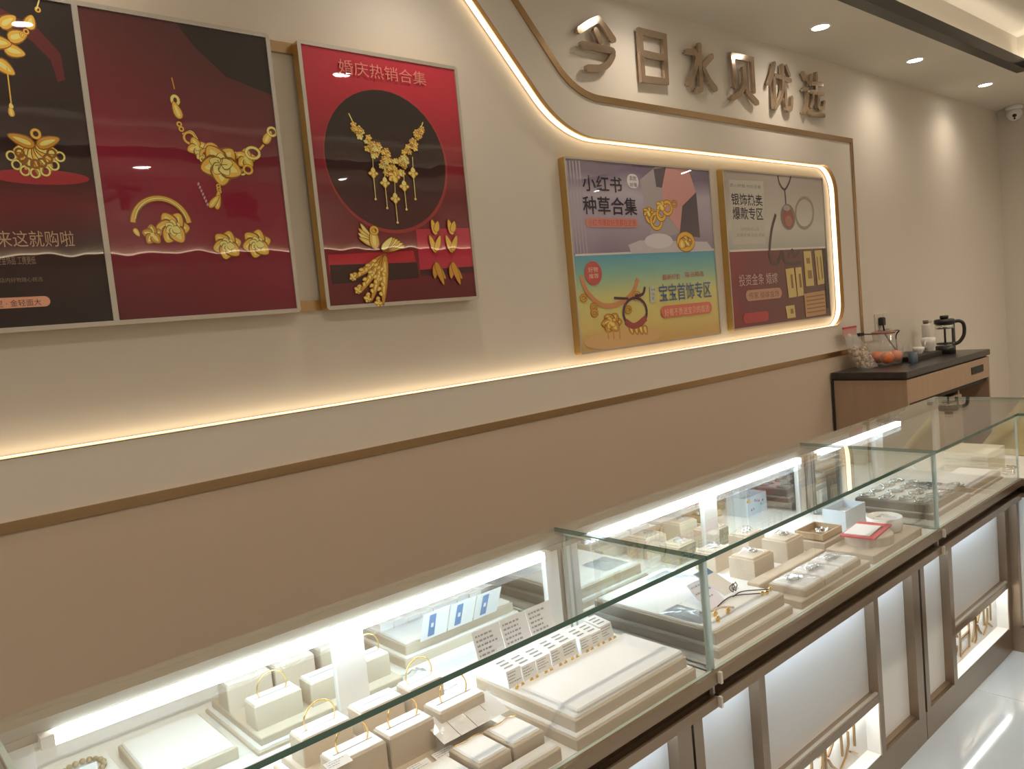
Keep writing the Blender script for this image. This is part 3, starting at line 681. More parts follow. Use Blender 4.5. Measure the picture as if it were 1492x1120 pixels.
# --- poster 4
x0, x1, z0, z1 = rect_px((1048.6, 247), (1197, 257), (1211.5, 461.4), (1071, 481), Y3)
t = thing('framed_poster', 'poster of silver pendants above red gold bar print, rightmost of four', 'poster', ((x0+x1)/2, Y3, z0))
frame_box(t, x0, x1, z0, z1, Y3, .031, .008, FRAMEM, GOLDSIDE, None, .01)
zm = PY(1064, 365, Y3).z
MB().polyY([(x0+.006, zm), (x1-.006, zm), (x1-.006, z1-.006), (x0+.006, z1-.006)], Y3).build('print', pgrad('print silver grey', zm, z1, (0, 0, 1), [(0, (.22, .24, .22)), (.4, (.36, .34, .31)), (1, (.28, .24, .22))], .1, 3, 1.25), t)
MB().polyY([(x0+.006, z0+.006), (x1-.006, z0+.006), (x1-.006, zm), (x0+.006, zm)], Y3).build('print', pgrad('print gold bar red', x0, x1, (1, 0, 0), [(0, (.26, .02, .03)), (.35, (.15, .025, .03)), (1, (.10, .04, .035))], .4, 5), t)
P = Print(Y3, t)
P.poly([(1063, 364), (1203, 359), (1203, 361.5), (1063, 367)], pm((.58, .50, .46)), 'printed_divider')
P.poly([(1062, 262), (1112, 264), (1115, 354), (1068, 356)], pm((.42, .40, .36)), 'printed_panel')
P.text('匠心好银 时尚百搭', 1064, 272, 1108, 267, pm((.14, .11, .10)))
P.text('银饰热卖', 1066, 299, 1111, 281, DK, 'title_lettering', .014); P.text('爆款专区', 1068, 320, 1112, 301, DK, 'title_lettering', .014)
P.text('当季新款天天上新', 1079, 336, 1106, 331, pm((.26, .22, .19))); P.text('足银手镯 吊坠项链', 1073, 345, 1114, 340, pm((.26, .22, .19)))
stripe([(1133, 256), (1136, 268), (1143, 276), (1149, 267), (1152, 257)], .9, pm((.07, .05, .05)), 'printed_cord'); stripe([(1143, 276), (1144, 286), (1145, 300)], .9, pm((.07, .05, .05)), 'printed_cord')
P.ell(1148, 316, 10.5, 19, pm((.17, .15, .13)), 'printed_pendant'); P.ell(1148, 318, 8, 15, pm((.24, .07, .06)), 'printed_pendant'); P.ell(1149, 322, 5, 8, pm((.30, .13, .10)), 'printed_pendant'); P.ell(1146, 303, 5, 4, pm((.30, .28, .25)), 'printed_pendant')
ring_px = [(1172+13*math.cos(6.2832*i/16), 310+22*math.sin(6.2832*i/16)) for i in range(17)]
stripe(ring_px, 1.0, pm((.24, .21, .15)), 'printed_bracelet')
stripe([(1130, 312), (1124, 335), (1121, 365), (1124, 381), (1132, 384), (1138, 372), (1140, 366)], 1.5, pm((.06, .03, .03)), 'printed_bracelet')
stripe([(1140, 366), (1143, 378), (1150, 384), (1168, 382)], 1.5, pm((.06, .03, .03)), 'printed_bracelet'); stripe([(1148, 375), (1154, 364), (1158, 374), (1164, 366)], 1.1, pm((.06, .03, .03)), 'printed_bracelet')
P.text('投资金条 婚嫁', 1077, 417, 1133, 400, pm((.50, .34, .30)), 'title_lettering', .0)
P.pill(1087, 439, 1139, 423, pm((.40, .21, .14))); P.text('传家 婚嫁金饰', 1091, 436, 1135, 426, pm((.16, .05, .04)))
P.pill(1083, 472, 1120, 457, pm((.36, .03, .04)))
BAR = pm((.50, .38, .13)); BARD = pm((.42, .23, .10))
P.poly([(1170, 366), (1181, 365.5), (1186, 416), (1174, 417)], BAR, 'printed_gold_bar'); P.poly([(1186, 365), (1197, 364), (1201, 413), (1191, 415)], BAR, 'printed_gold_bar')
P.poly([(1144, 392), (1156, 390), (1161, 432), (1149, 434)], BAR, 'printed_gold_bar'); P.poly([(1158, 390), (1167, 389), (1171, 430), (1162, 432)], BAR, 'printed_gold_bar')
P.poly([(1171, 428), (1201, 423), (1203, 457), (1174, 462)], BARD, 'printed_gold_bar'); P.poly([(1144, 446), (1157, 444), (1159, 462), (1147, 464)], BAR, 'printed_gold_bar')
P.poly([(1197, 362), (1201, 362), (1208, 448), (1205, 448)], pm((.02, .015, .015)), 'printed_edge')

# ------------------------------------------------------------------ display cases
YF, YB, ZTOP, ZD, YBASE = 1.012, 1.481, 1.0, 0.742, 1.08
def base_bay(t, a, b, y, boxed):                    # frosted panel between stiles, optionally with a lit sign box below
    z0 = .105
    if boxed:
        MB().box(a-.002, b+.002, y, y+.032, .275, .30).build('panel_rail', CHAMP, t)
        MB().box(a-.002, b+.002, y+.002, y+.012, .30, .306).build('panel_bead', CHAMPL, t)
        MB().box(a, b, y+.03, y+.036, .30, .665).build('panel', FROST, t)
        bx = MB().box(a-.002, a+.001, y+.004, y+.05, z0, .275).box(b-.001, b+.002, y+.004, y+.05, z0, .275).box(a, b, y+.046, y+.050, z0, .275).box(a, b, y+.004, y+.05, z0-.003, z0+.001)
        sb = bx.build('sign_box', WHITEM, t)
        l = MB(); n = int((b-a)/.014)
        for i in range(n): l.box(a+.004+i*.014, a+.011+i*.014, y+.008, y+.018, .271, .2735)
        lo = l.build('sign_leds', BLED, sb); lo['kind'] = 'stuff'
        cw = (b-a)*.84/4; cx = a+(b-a)*.06
        for ch in '今日水贝':
            m = MB()
            for j, s in enumerate(NORM[ch]):
                pts = [(cx+p[0]*cw*.80, .128+p[1]*.125) for p in s]
                m.stroke(pts, .0031, y+.040-.0002*j, y+.0455, n=6)
            m.build('sign_letter', BRASS, sb); cx += cw*1.03
    else:
        MB().box(a, b, y+.03, y+.036, z0, .665).build('panel', FROST, t)
        MB().box(a, b, y+.012, y+.03, z0-.005, z0+.004).build('panel_bead', CHAMP, t)
def case(x0, x1, label, bays, stiles, mid):
    t = thing('display_case', label, 'display case', ((x0+x1)/2, (YF+YB)/2, 0), 'glass jewellery display cases in a row')
    g = .0015
    tp = MB().pane(x0+g, x1-g, YF-.002, YB-.002, .990, ZTOP, 'z'); tp.m[4] = 2
    tp.build('top_glass', [GLASS, GEDGE, CHAMPL], t)
    MB().pane(x0+g+.004, x1-g-.004, YF+.002, YF+.010, ZD, .990, 'y').build('front_glass', [GLASS, GEDGE2], t)
    for a in (x0+g+.004, x1-g-.012): MB().pane(a, a+.008, YF+.010, YB-.045, ZD, .990, 'x').build('end_glass', [GLASS, GEDGE2], t)
    MB().box(x0+g, x1-g, YF+.011, YB-.002, ZD-.012, ZD).build('deck', WHITEM, t)
    MB().box(x0+g, x1-g, YB-.040, YB, .968, .9895).box(x0+g, x1-g, YB-.026, YB, .950, .968).build('back_rail', CHAMPL, t)
    MB().box(x0+.07, x1-.07, YB-.048, YB-.028, .944, .962).build('led_tube', CLED, t)
    for q in (x0+.07, x1-.082): MB().box(q-.004, q+.016, YB-.049, YB-.027, .943, .963).build('tube_end_cap', WHITEP, t)
    MB().box(x0+g, x1-g, YB-.004, YB, .10, .950).build('back_panel', CHAMPL, t)
    for (a, b) in ((x0+.05, mid-.02), (mid+.02, x1-.05)): MB().box(a, b, YB-.012, YB-.007, ZD+.012, .945).build('mirror_door', MIRROR, t)
    for (a, b) in ((x0+g+.013, x0+.06), (mid-.035, mid+.035), (x1-.06, x1-g-.013)): MB().box(a, b, YB-.020, YB-.006, ZD, .950).build('door_stile', WHITEM, t)
    MB().box(x0+.05, x1-.05, YB-.018, YB-.006, ZD, ZD+.014).build('door_track', WHITEM, t)
    e = .0
    MB().box(x0+e+g, x1-e-g, YF-.008, YF+.03, .715, ZD-.0005).build('upper_trim', CHAMP, t)
    MB().box(x0+.001, x1-.001, YF+.018, YF+.06, .684, .715).build('trim_groove', GROOVE, t)
    MB().box(x0+e+g, x1-e-g, YF-.004, YF+.04, .660, .684).build('lower_trim', CHAMP, t)
    MB().box(x0+.0012, x0+.008, YF-.016, YF+.016, .715, ZD-.001).box(x0+.0012, x0+.008, YF+.008, YF+.024, .684, .715).box(x0+.0012, x0+.008, YF-.012, YF+.024, .659, .684).build('trim_end_cap', ENDCAP, t)
    MB().box(x0+g, x1-g, YF+.04, YBASE+.06, .668, .684).build('under_board', CHAMP, t)
    MB().box(x0+.03, x1-.03, YF+.046, YF+.054, .662, .668).build('panel_led', PLED, t)
    MB().box(x0+.002, x1-.002, YBASE+.094, YB-.004, .02, .73).build('carcass', CHAMP, t)
    MB().box(x0+.002, x1-.002, YBASE+.004, YBASE+.094, 0, .100).build('plinth', CHAMP, t)
    for (a, b) in stiles: MB().box(a, b, YBASE, YBASE+.094, .10, .668).build('stile', CHAMP, t)
    for (a, b, bx) in bays: base_bay(t, a, b, YBASE, bx)
    return t
X0, XJ1, XJ2, XIN, XEND = .132, 1.395, 2.665, 3.473, 3.92
def std(x0): 
    f = lambda a, b: (x0+a, x0+b)
    return [(*f(.034, .273), False), (*f(.303, .921), True), (*f(.951, 1.202), False)], [f(.0, .034), f(.273, .303), f(.921, .951), f(1.202, 1.254)]
bays, st = std(X0); case(X0, XJ1, 'nearest glass display case, cut by the bottom edge', bays, st, .763)
bays, st = std(XJ1); case(XJ1, XJ2, 'middle glass display case with the red square tray inside', bays, st, 2.06)
# corner case: L-shaped
t = thing('display_case', 'far L-shaped corner display case beside the taupe cabinet', 'display case', (3.3, 1.25, 0), 'glass jewellery display cases in a row')
YE = -.35
Lp = [(XJ2+.0015, YF-.002), (XIN, YF-.002), (XIN, YE), (XEND, YE), (XEND, YB-.002), (XJ2+.0015, YB-.002)]
mb = MB().polyZ(Lp, .990, ZTOP); mb.m = [0, 0]+[1, 1, 1, 1, 2, 1]
mb.build('top_glass', [GLASS, GEDGE, CHAMPL], t)
MB().pane(XJ2+.0055, XIN, YF+.002, YF+.010, ZD, .990, 'y').build('front_glass', [GLASS, GEDGE2], t)
MB().pane(XIN+.002, XIN+.010, YE, YF+.01, ZD, .990, 'x').build('front_glass', [GLASS, GEDGE2], t)
MB().pane(XJ2+.0055, XJ2+.0135, YF+.010, YB-.045, ZD, .990, 'x').build('end_glass', [GLASS, GEDGE2], t)
MB().pane(XEND-.010, XEND-.002, YE, YB-.04, ZD, .990, 'x').build('end_glass', [GLASS, GEDGE2], t)
off = lambda d: [(XJ2+.0015, YF+d), (XIN+d, YF+d), (XIN+d, YE), (XEND-.001, YE), (XEND-.001, YB-.002), (XJ2+.0015, YB-.002)]
MB().polyZ(off(.011), ZD-.012, ZD).build('deck', WHITEM, t)
MB().box(XJ2+.0015, XEND, YB-.040, YB, .968, .9895).box(XJ2+.0015, XEND, YB-.026, YB, .950, .968).build('back_rail', CHAMPL, t)
MB().box(XJ2+.07, XIN-.05, YB-.048, YB-.028, .944, .962).build('led_tube', emit('dim case led tube', (0.74, 0.89, 1.0), 9.0), t)
MB().box(XJ2+.0015, XEND, YB-.004, YB, .10, .950).build('back_panel', CHAMPL, t)
for (a, b) in ((XJ2+.05, 3.25), (3.29, XEND-.06)): MB().box(a, b, YB-.012, YB-.007, ZD+.012, .945).build('mirror_door', MIRROR, t)
for (a, b) in ((XJ2+.015, XJ2+.06), (3.235, 3.305), (XEND-.06, XEND-.012)): MB().box(a, b, YB-.020, YB-.006, ZD, .950).build('door_stile', WHITEM, t)
MB().polyZ(off(-.008), .715, ZD-.0125).build('upper_trim', CHAMP, t)
MB().box(XJ2+.0015, XIN-.008, YF-.008, YF+.011, ZD-.0125, ZD-.0005).box(XIN-.008, XIN+.011, YE, YF+.011, ZD-.0125, ZD-.0005).build('trim_lip', CHAMP, t)
MB().polyZ(off(.018), .684, .715).build('trim_groove', GROOVE, t)
MB().polyZ(off(-.004), .668, .684).build('lower_trim', CHAMP, t)
MB().box(XJ2+.0015, XIN-.004, YF-.004, YF+.04, .660, .668).build('trim_drip', CHAMP, t)
MB().box(XJ2+.0012, XJ2+.008, YF-.016, YF+.016, .715, ZD-.001).box(XJ2+.0012, XJ2+.008, YF+.008, YF+.024, .684, .715).box(XJ2+.0012, XJ2+.008, YF-.012, YF+.024, .659, .684).build('trim_end_cap', ENDCAP, t)
MB().box(XJ2+.03, XIN-.02, YF+.046, YF+.054, .662, .668).build('panel_led', PLED, t)
MB().polyZ(off(.162), .02, .668).build('carcass', CHAMP, t)
XB = XIN+(YBASE-YF)
MB().box(XJ2+.002, XB+.09, YBASE+.004, YBASE+.094, 0, .100).box(XB+.004, XB+.094, YE, YBASE+.004, 0, .10).build('plinth', CHAMP, t)
for (a, b) in ((XJ2, XJ2+.03), (2.906, 2.94), (XB-.036, XB)): MB().box(a, b, YBASE, YBASE+.094, .10, .668).build('stile', CHAMP, t)
base_bay(t, XJ2+.03, 2.906, YBASE, False); base_bay(t, 2.94, XB-.036, YBASE, True)
for yy in (YBASE-.03, .6, .1, YE): MB().box(XB, XB+.094, yy, yy+.03, .10, .668).build('stile', CHAMP, t)
MB().box(XB+.03, XB+.036, YE, YBASE, .105, .665).build('panel', FROST, t)

# ------------------------------------------------------------------ things inside the cases
def tray(name, label, x0, x1, y0, y1, h, base=None, z=ZD, pad=True, cat='tray', group=None, pm_=PAD, body=LINEN):
    t = thing(name, label, cat, ((x0+x1)/2, (y0+y1)/2, z), group)
    zz = z
    if base:
        g, bh = base; MB().cbox(x0-g, x1+g, y0-g, y1+g, z, z+bh-.004, .002).build('lower_step', body, t)
        MB().cbox(x0-g+.004, x1+g-.004, y0-g+.004, y1+g-.004, z+bh-.004, z+bh, .002).build('step_cover', pm_, t); zz = z+bh
    MB().cbox(x0, x1, y0, y1, zz, z+h-(.005 if pad else 0), .002).build('board', body, t)
    if pad: MB().cbox(x0+.005, x1-.005, y0+.005, y1-.005, z+h-.005, z+h, .003).build('pad', pm_, t)
    return t
def block(label, x0, x1, y0, y1, z, h, group):
    t = thing('bangle_stand', label, 'bangle stand', ((x0+x1)/2, (y0+y1)/2, z), group)
    MB().cbox(x0, x1, y0, y1, z, z+h-.003, .002).build('body', LINEN, t)
    MB().cbox(x0+.003, x1-.003, y0+.003, y1-.003, z+h-.003, z+h, .001).build('top', PAD, t)
    ym = (y0+y1)/2
    MB().box(x0+.012, x1-.012, ym-.0012, ym+.0012, z+h-.001, z+h+.0004).build('slit', INK, t)
def bangle(label, cx, cy, zt, r, tilt=0.0, group='gold bangles on the stands', open_=False):
    pts = []
    a0, a1 = (0, 360)
    for i in range(40):
        a = math.radians(360*i/40); pts.append((cx+r*math.cos(a), cy+math.sin(a)*r*tilt, zt+r*.45+r*math.sin(a)))
    pts = [p for p in pts if p[2] > zt-.004]
    pts.sort(key=lambda p: -p[0]) if False else None
    top = sorted(pts, key=lambda p: math.atan2(p[2]-(zt+r*.45), p[0]-cx) % (2*math.pi) if math.atan2(p[2]-(zt+r*.45), p[0]-cx) > -1.2 else math.atan2(p[2]-(zt+r*.45), p[0]-cx) % (2*math.pi)-0)
    ang = []
    for i in range(33): ang.append(math.radians(-26+232*i/32))
    P_ = [(cx+r*math.cos(a), cy+tilt*r*math.sin(a), zt+r*.45+r*math.sin(a)) for a in ang]
    tag(MB().tube(P_, .0016, 6).build('gold_bangle', GOLD, None, True), label, 'bangle', group)
def card_tag(label, x0, x1, y, z, h, lean, group, stripe=None, lines=4, skew=0.0, name='price_tag', m=PAPER, fold=0.0):
    t = thing(name, label, 'tag', ((x0+x1)/2, y, z), group)
    s, c = math.sin(lean), math.cos(lean)
    def pt(u, v, o=0): return (x0+(x1-x0)*u+skew*v*h, y+v*h*s-o*c, z+v*h*c+o*s)
    def quad(u0, u1, v0, v1, o): return [pt(u0, v0, o), pt(u1, v0, o), pt(u1, v1, o), pt(u0, v1, o)]
    a, b = quad(0, 1, 0, 1, 0), quad(0, 1, 0, 1, -.0006)
    cm = MB().add(a+b, [(0, 1, 2, 3), (7, 6, 5, 4), (0, 4, 5, 1), (1, 5, 6, 2), (2, 6, 7, 3), (3, 7, 4, 0)])
    if fold:
        q = [pt(0, 1), pt(1, 1), (pt(1, 1)[0], pt(1, 1)[1]+fold, pt(1, 1)[2]+fold*.12), (pt(0, 1)[0], pt(0, 1)[1]+fold, pt(0, 1)[2]+fold*.12)]
        cm.add(q+[(p[0], p[1], p[2]-.0006) for p in q], [(0, 1, 2, 3), (7, 6, 5, 4), (0, 4, 5, 1), (1, 5, 6, 2), (2, 6, 7, 3), (3, 7, 4, 0)])
    cm.build('card', m, t)
    if lines:
        rr = random.Random(int(x0*1000)); lm = MB()
        for i in range(lines):
            v = .86-.7*i/lines; e = rr.uniform(.5, .92); u = .08
            while u < e:
                wd = rr.uniform(.05, .14); lm.add(quad(u, min(u+wd, e), v-.055, v, .0005), [(0, 1, 2, 3)]); u += wd+.035
        if fold:
            q = pt(0, 1)
            for i in range(3):
                yy = q[1]+fold*(.2+.25*i); lm.add([(x0+(x1-x0)*.15, yy, q[2]+(yy-q[1])*.12+.0006), (x0+(x1-x0)*.75, yy, q[2]+(yy-q[1])*.12+.0006), (x0+(x1-x0)*.75, yy+fold*.09, q[2]+(yy+fold*.09-q[1])*.12+.0006), (x0+(x1-x0)*.15, yy+fold*.09, q[2]+(yy+fold*.09-q[1])*.12+.0006)], [(0, 1, 2, 3)])
        lo = lm.build('printed_lines', INK, t); lo['kind'] = 'stuff'
    if stripe:
        u0, u1, v0, v1, back = stripe; o = -.0012 if back else .0008
        f = [(3, 2, 1, 0)] if back else [(0, 1, 2, 3)]
        MB().add(quad(u0, u1, v0, v1, o), f).build('blue_band', BLUEINK, t)
        MB().add(quad(u0+(u1-u0)*.3, u0+(u1-u0)*.7, v0+(v1-v0)*.4, v0+(v1-v0)*.6, o*1.5), f).build('white_mark', PAPER, t)
    return t
def crumple(label, name, x0, x1, y0, y1, z, h, m, seed, cat='pouch', group=None, n=9):
    r = random.Random(seed); mb = MB(); V = []
    for j in range(n):
        for i in range(n):
            u, v = i/(n-1), j/(n-1); e = min(u, 1-u, v, 1-v)*3.2
            V.append((x0+(x1-x0)*u+r.uniform(-.002, .002), y0+(y1-y0)*v+r.uniform(-.002, .002), z+.0008+h*min(1, e)*r.uniform(.35, 1.0)))
    F = [(j*n+i, j*n+i+1, (j+1)*n+i+1, (j+1)*n+i) for j in range(n-1) for i in range(n-1)]
    mb.add(V, F); o = mb.build(name, m, None, True)
    return tag(o, label, cat, group)
def ring_pile(label, cx, cy, z, r, seed, m=SILVER, name='silver_bracelet', cat='bracelet', wire=.0016, turns=3, group='silver pieces on the pads'):
    rr = random.Random(seed); ph = rr.uniform(0, 6.28); pts = []
    for i in range(turns*18):
        a = ph+6.2832*i/18; q = r*(1-.16*(i//18))*(1+.18*math.sin(2.3*a+ph)); pts.append((cx+q*math.cos(a), cy+.7*q*math.sin(a), z+wire+.0012*(i//18)+.0008*math.sin(5*a)))
    mb = MB().tube(pts, wire, 5, closed=False)
    for i in range(5): a = ph+i*1.25; mb.ball((cx+r*.9*math.cos(a), cy+.63*r*math.sin(a), z+wire*1.8), wire*1.9, n=6, m=4)
    tag(mb.build(name, m, None, True), label, cat, group)
def stud(label, x, y, z, r=.0035, group='gold ear studs'):
    mb = MB()
    for i in range(5): a = 6.2832*i/5; mb.ball((x+r*.8*math.cos(a), y, z+r+r*.8*math.sin(a)), r*.62, n=6, m=4)
    mb.ball((x, y-r*.4, z+r), r*.5, n=6, m=4)
    tag(mb.build('gold_ear_stud', GOLD, None, True), label, 'earring', group)

# case 1 ------------------------------------------------
tray('display_tray', 'flat white pad tray at the far left of the nearest case', .37, .535, 1.20, 1.41, .03, None)
tb = thing('bead_bracelet', 'bracelet of tawny stone beads at the far left', 'bracelet', (.30, 1.225, ZD))
for i in range(18):
    a = 6.2832*i/18; o = MB().ball((.30+.036*math.cos(a), 1.225+.036*math.sin(a), ZD+.0165), .0062, n=8, m=5).build('bead', mat('tawny stone', (.42, .31, .18), .3, var=.35, vscale=40), tb, True)
MB().cbox(.245, .355, 1.165, 1.285, ZD, ZD+.010, .002).build('cushion', PAD, tb)
card_tag('small price tag standing by the bead bracelet', .285, .315, 1.272, ZD+.0105, .035, .1, 'loose price tags')
TX = tray('display_tray', 'two-step linen tray holding the gold bangle stands', .575, .915, 1.165, 1.425, .028, (.012, .012), pad=False, cat='tray')
BZ = ZD+.028
names = ['left', 'middle', 'right']
for i, (a, b) in enumerate(((.578, .680), (.687, .785), (.800, .908))):
    block('front row bangle stand, %s of three' % names[i], a, b, 1.205, 1.262, BZ, .060, 'bangle stands')
    bangle('thin gold bangle on the %s front stand' % names[i], (a+b)/2, 1.2335, BZ+.060, .032)
for i, (a, b) in enumerate(((.583, .687), (.707, .806), (.822, .905))):
    block('back row bangle stand, %s of three' % names[i], a, b, 1.338, 1.392, BZ, .054, 'bangle stands')
    if i != 1: bangle('thin gold bangle on the %s back stand' % names[i], (a+b)/2, 1.365, BZ+.054, .032)
for i, (xa, yv, l) in enumerate(((.560, 1.203, 'at the left end of the front bangle stand'), (.700, 1.172, 'lying flat in front of the middle bangle stand'), (.755, 1.172, 'lying flat left of the clear plastic sleeve'))):
    card_tag('printed white price tag %s' % l, xa, xa+.045, yv-.012, BZ+(.061 if i == 0 else .001), .022, 1.35, 'loose price tags', lines=3)
tray('jewellery_box', 'small square white-topped box below the clear sleeve, left one', .775, .850, 1.066, 1.155, .05, cat='box', group='square white-topped boxes')
tray('jewellery_box', 'small square white-topped box below the clear sleeve, right one', .856, .932, 1.066, 1.155, .05, cat='box', group='square white-topped boxes')
tray('jewellery_box', 'low white-topped slab box at the front glass of the nearest case', .800, .935, 1.026, 1.060, .03, cat='box')
tray('jewellery_box', 'white-topped box at the bottom edge of the photo', .680, .768, 1.070, 1.150, .045, cat='box', group='square white-topped boxes')
for (q, l) in ((.775, 'left'), (.856, 'right')):
    P_ = catmull([Vector((q+.006, 1.145, ZD+.0515)), Vector((q+.03, 1.140, ZD+.0525)), Vector((q+.05, 1.146, ZD+.0515)), Vector((q+.07, 1.138, ZD+.0525))], 6)
    tag(MB().tube(P_, .001, 5).build('gold_chain', GOLD, None, True), 'fine gold chain along the back of the %s square box' % l, 'chain', 'gold chains on boxes')
# clear sleeve leaning on the boxes
sl = thing('plastic_sleeve', 'shiny clear plastic sleeve of labels leaning behind two square boxes', 'sleeve', (.85, 1.165, ZD+.03))
r_ = random.Random(5); V = []; n = 14
for j in range(6):
    for i in range(n): V.append((.770+.165*i/(n-1), 1.160+.014*j+r_.uniform(-.002, .002), ZD+.058+.0045*j+r_.uniform(-.0035, .0035)))
MB().add(V, [(j*n+i, j*n+i+1, (j+1)*n+i+1, (j+1)*n+i) for j in range(5) for i in range(n-1)]).build('film', PLASTIC, sl)
for i in range(4): MB().add([(.773+.04*i, 1.163, ZD+.0525), (.8115+.04*i, 1.163, ZD+.0525), (.8115+.04*i, 1.228, ZD+.073), (.773+.04*i, 1.228, ZD+.073)], [(0, 1, 2, 3)]).build('label_sheet', PAPER, sl)
# right-hand stepped tray with its row of tags
tray('display_tray', 'large two-step linen tray with a long white pad', .985, 1.333, 1.036, 1.335, .055, (.013, .026))
MB_ = MB().cbox(1.0, 1.328, 1.042, 1.205, ZD+.0555, ZD+.063, .003)
tag(MB_.build('earring_pad', PAD), 'white leatherette earring pad in front of the tag row', 'pad')
rr = random.Random(11); xx = .985; i = 0
ordn = ['first', 'second', 'third', 'fourth', 'fifth', 'sixth', 'seventh', 'eighth', 'ninth']
while xx < 1.30:
    wd = rr.uniform(.034, .046)
    card_tag('folded label, %s from the left in the tag row' % ordn[i], xx, min(xx+wd, 1.33), 1.222+rr.uniform(-.004, .004), ZD+.0555, rr.uniform(.030, .036), .15+rr.uniform(-.05, .1), 'folded labels in the tag row', lines=4, fold=.05)
    for k_ in range(2): stud('tiny gold ear stud below the %s folded label, %s one' % (ordn[i], 'left' if k_ == 0 else 'right'), xx+.012+.016*k_, 1.212, ZD+.0555)
    xx += wd+.002; i += 1
for i, l in enumerate(('left', 'middle', 'right')):
    card_tag('large leaning label sheet behind the tag row, %s of three' % l, 1.015+.082*i, 1.094+.082*i, 1.355, ZD+.055, .075, .30+.03*i, 'large label sheets', stripe=(.25, .5, .1, .9, True), lines=5, skew=.04)
crumple('crumpled clear pouch behind the bangle stands', 'plastic_pouch', .93, 1.0, 1.375, 1.42, ZD, .02, PLASTIC, 4)

# case 2 ------------------------------------------------
tray('display_tray', 'large white pad tray at the left of the middle case', 1.462, 1.765, 1.05, 1.425, .058, (.014, .024))
ZP = ZD+.058
crumple('clear film wrap over the large white pad tray', 'plastic_film', 1.475, 1.545, 1.10, 1.22, ZP, .008, PLASTIC, 9, 'film')
crumple('clear film wrap at the back of the white pad tray', 'plastic_film', 1.64, 1.74, 1.30, 1.40, ZP, .007, PLASTIC, 19, 'film')
card_tag('white tag with a blue corner band above the black cord bracelet', 1.655, 1.720, 1.150, ZP+.003, .085, .85, None, stripe=(.05, .95, .78, .98, False), lines=0, skew=-.5)
card_tag('long pale lilac label lying on the white pad tray', 1.545, 1.625, 1.128, ZP+.002, .10, 1.25, None, lines=3, skew=.5, m=mat('lilac paper', (.76, .72, .80), .6))
cb = thing('cord_bracelet', 'black knotted cord bracelet with gold charms on white pad', 'bracelet', (1.68, 1.11, ZP))
CORD = mat('black cord', (.03, .025, .03), .6)
MB().tube(catmull([Vector((1.585, 1.125, ZP+.003)), Vector((1.63, 1.132, ZP+.005)), Vector((1.67, 1.128, ZP+.004)), Vector((1.715, 1.085, ZP+.004))], 8), .0014, 5).build('cord', CORD, cb, True)
MB().tube(catmull([Vector((1.66, 1.13, ZP+.003)), Vector((1.70, 1.128, ZP+.005)), Vector((1.752, 1.082, ZP+.004))], 8), .0014, 5).build('cord', CORD, cb, True)
for k_ in range(2): MB().tube([(1.690+.012*k_+.010*math.cos(a*.3927), 1.150+.003*math.sin(a), ZP+.014+.011*math.sin(a*.3927)) for a in range(16)], .0012, 5, True).build('knot', CORD, cb, True)
for (q, y_) in ((1.716, 1.082), (1.727, 1.075), (1.752, 1.080)): MB().ball((q, y_, ZP+.005), .0055, n=8, m=6).build('charm', GOLD, cb, True)
for (q, y_, l) in ((1.512, 1.075, 'at the front left'), (1.535, 1.098, 'beside the pink ribbon'), (1.567, 1.084, 'nearest the pale label')): stud('gold ear stud lying on the white pad tray %s' % l, q, y_, ZP, .006)
tag(MB().tube(catmull([Vector((1.53, 1.14, ZP+.003)), Vector((1.545, 1.115, ZP+.006)), Vector((1.58, 1.112, ZP+.005)), Vector((1.60, 1.088, ZP+.004))], 6), .0028, 6).build('ribbon', mat('pink ribbon', (.66, .46, .36), .6), None, True), 'short pink ribbon cord on the white pad tray', 'ribbon')
tray('display_tray', 'low linen base under three flat silver pads', 1.812, 2.205, 1.030, 1.155, .020, None, pad=False)
for i, (a, b, l) in enumerate(((1.845, 1.948, 'left'), (1.952, 2.053, 'middle'), (2.057, 2.160, 'right'))):
    tray('silver_pad', 'flat silver display pad, %s of the three in a row' % l, a, b, 1.036, 1.142, .024, z=ZD+.0202, cat='pad', group='flat silver pads')
    crumple('clear pouch of silver on the %s flat pad' % l, 'plastic_pouch', a+.012, b-.012, 1.046, 1.132, ZD+.0445, .009, PLASTIC, 20+i, group='pouches on the flat pads')
    ring_pile('silver chain heaped on the %s flat pad' % l, (a+b)/2, 1.10, ZD+.0447, .026, 30+i)
tray('riser', 'narrow linen riser behind the three flat pads', 1.84, 2.20, 1.165, 1.205, .032, None, pad=False, cat='riser')
for i, (a, b, y0_, h, l) in enumerate(((1.925, 2.030, 1.232, .066, 'front left'), (2.105, 2.203, 1.232, .072, 'front right'))):
    tray('ring_box', 'linen ring box topped with silver, %s of four' % l, a, b, y0_, y0_+.085, h, cat='box', group='linen ring boxes', pm_=LINEN)
    ring_pile('silver ring pile on the %s ring box' % l, (a+b)/2+.01, y0_+.045, ZD+h, .018, 40+i)
    crumple('clear pouch on the %s ring box' % l, 'plastic_pouch', a+.02, b-.02, y0_+.015, y0_+.075, ZD+h, .016, PLASTIC, 50+i, group='pouches on the ring boxes')
for i, (a, b, y0_, h, l) in enumerate(((1.930, 2.020, 1.365, .062, 'back left'), (2.110, 2.205, 1.365, .066, 'back right'))):
    tray('ring_box', 'linen ring box topped with silver, %s of four' % l, a, b, y0_, y0_+.075, h, cat='box', group='linen ring boxes', pm_=LINEN)
    ring_pile('silver ring pile on the %s ring box' % l, (a+b)/2, y0_+.04, ZD+h, .018, 60+i)
    crumple('clear pouch on the %s ring box' % l, 'plastic_pouch', a+.02, b-.02, y0_+.012, y0_+.066, ZD+h, .020, PLASTIC, 70+i, group='pouches on the ring boxes')
tray('riser', 'linen box under the open brown tray', 2.250, 2.390, 1.190, 1.300, .034, None, pad=False, cat='riser')
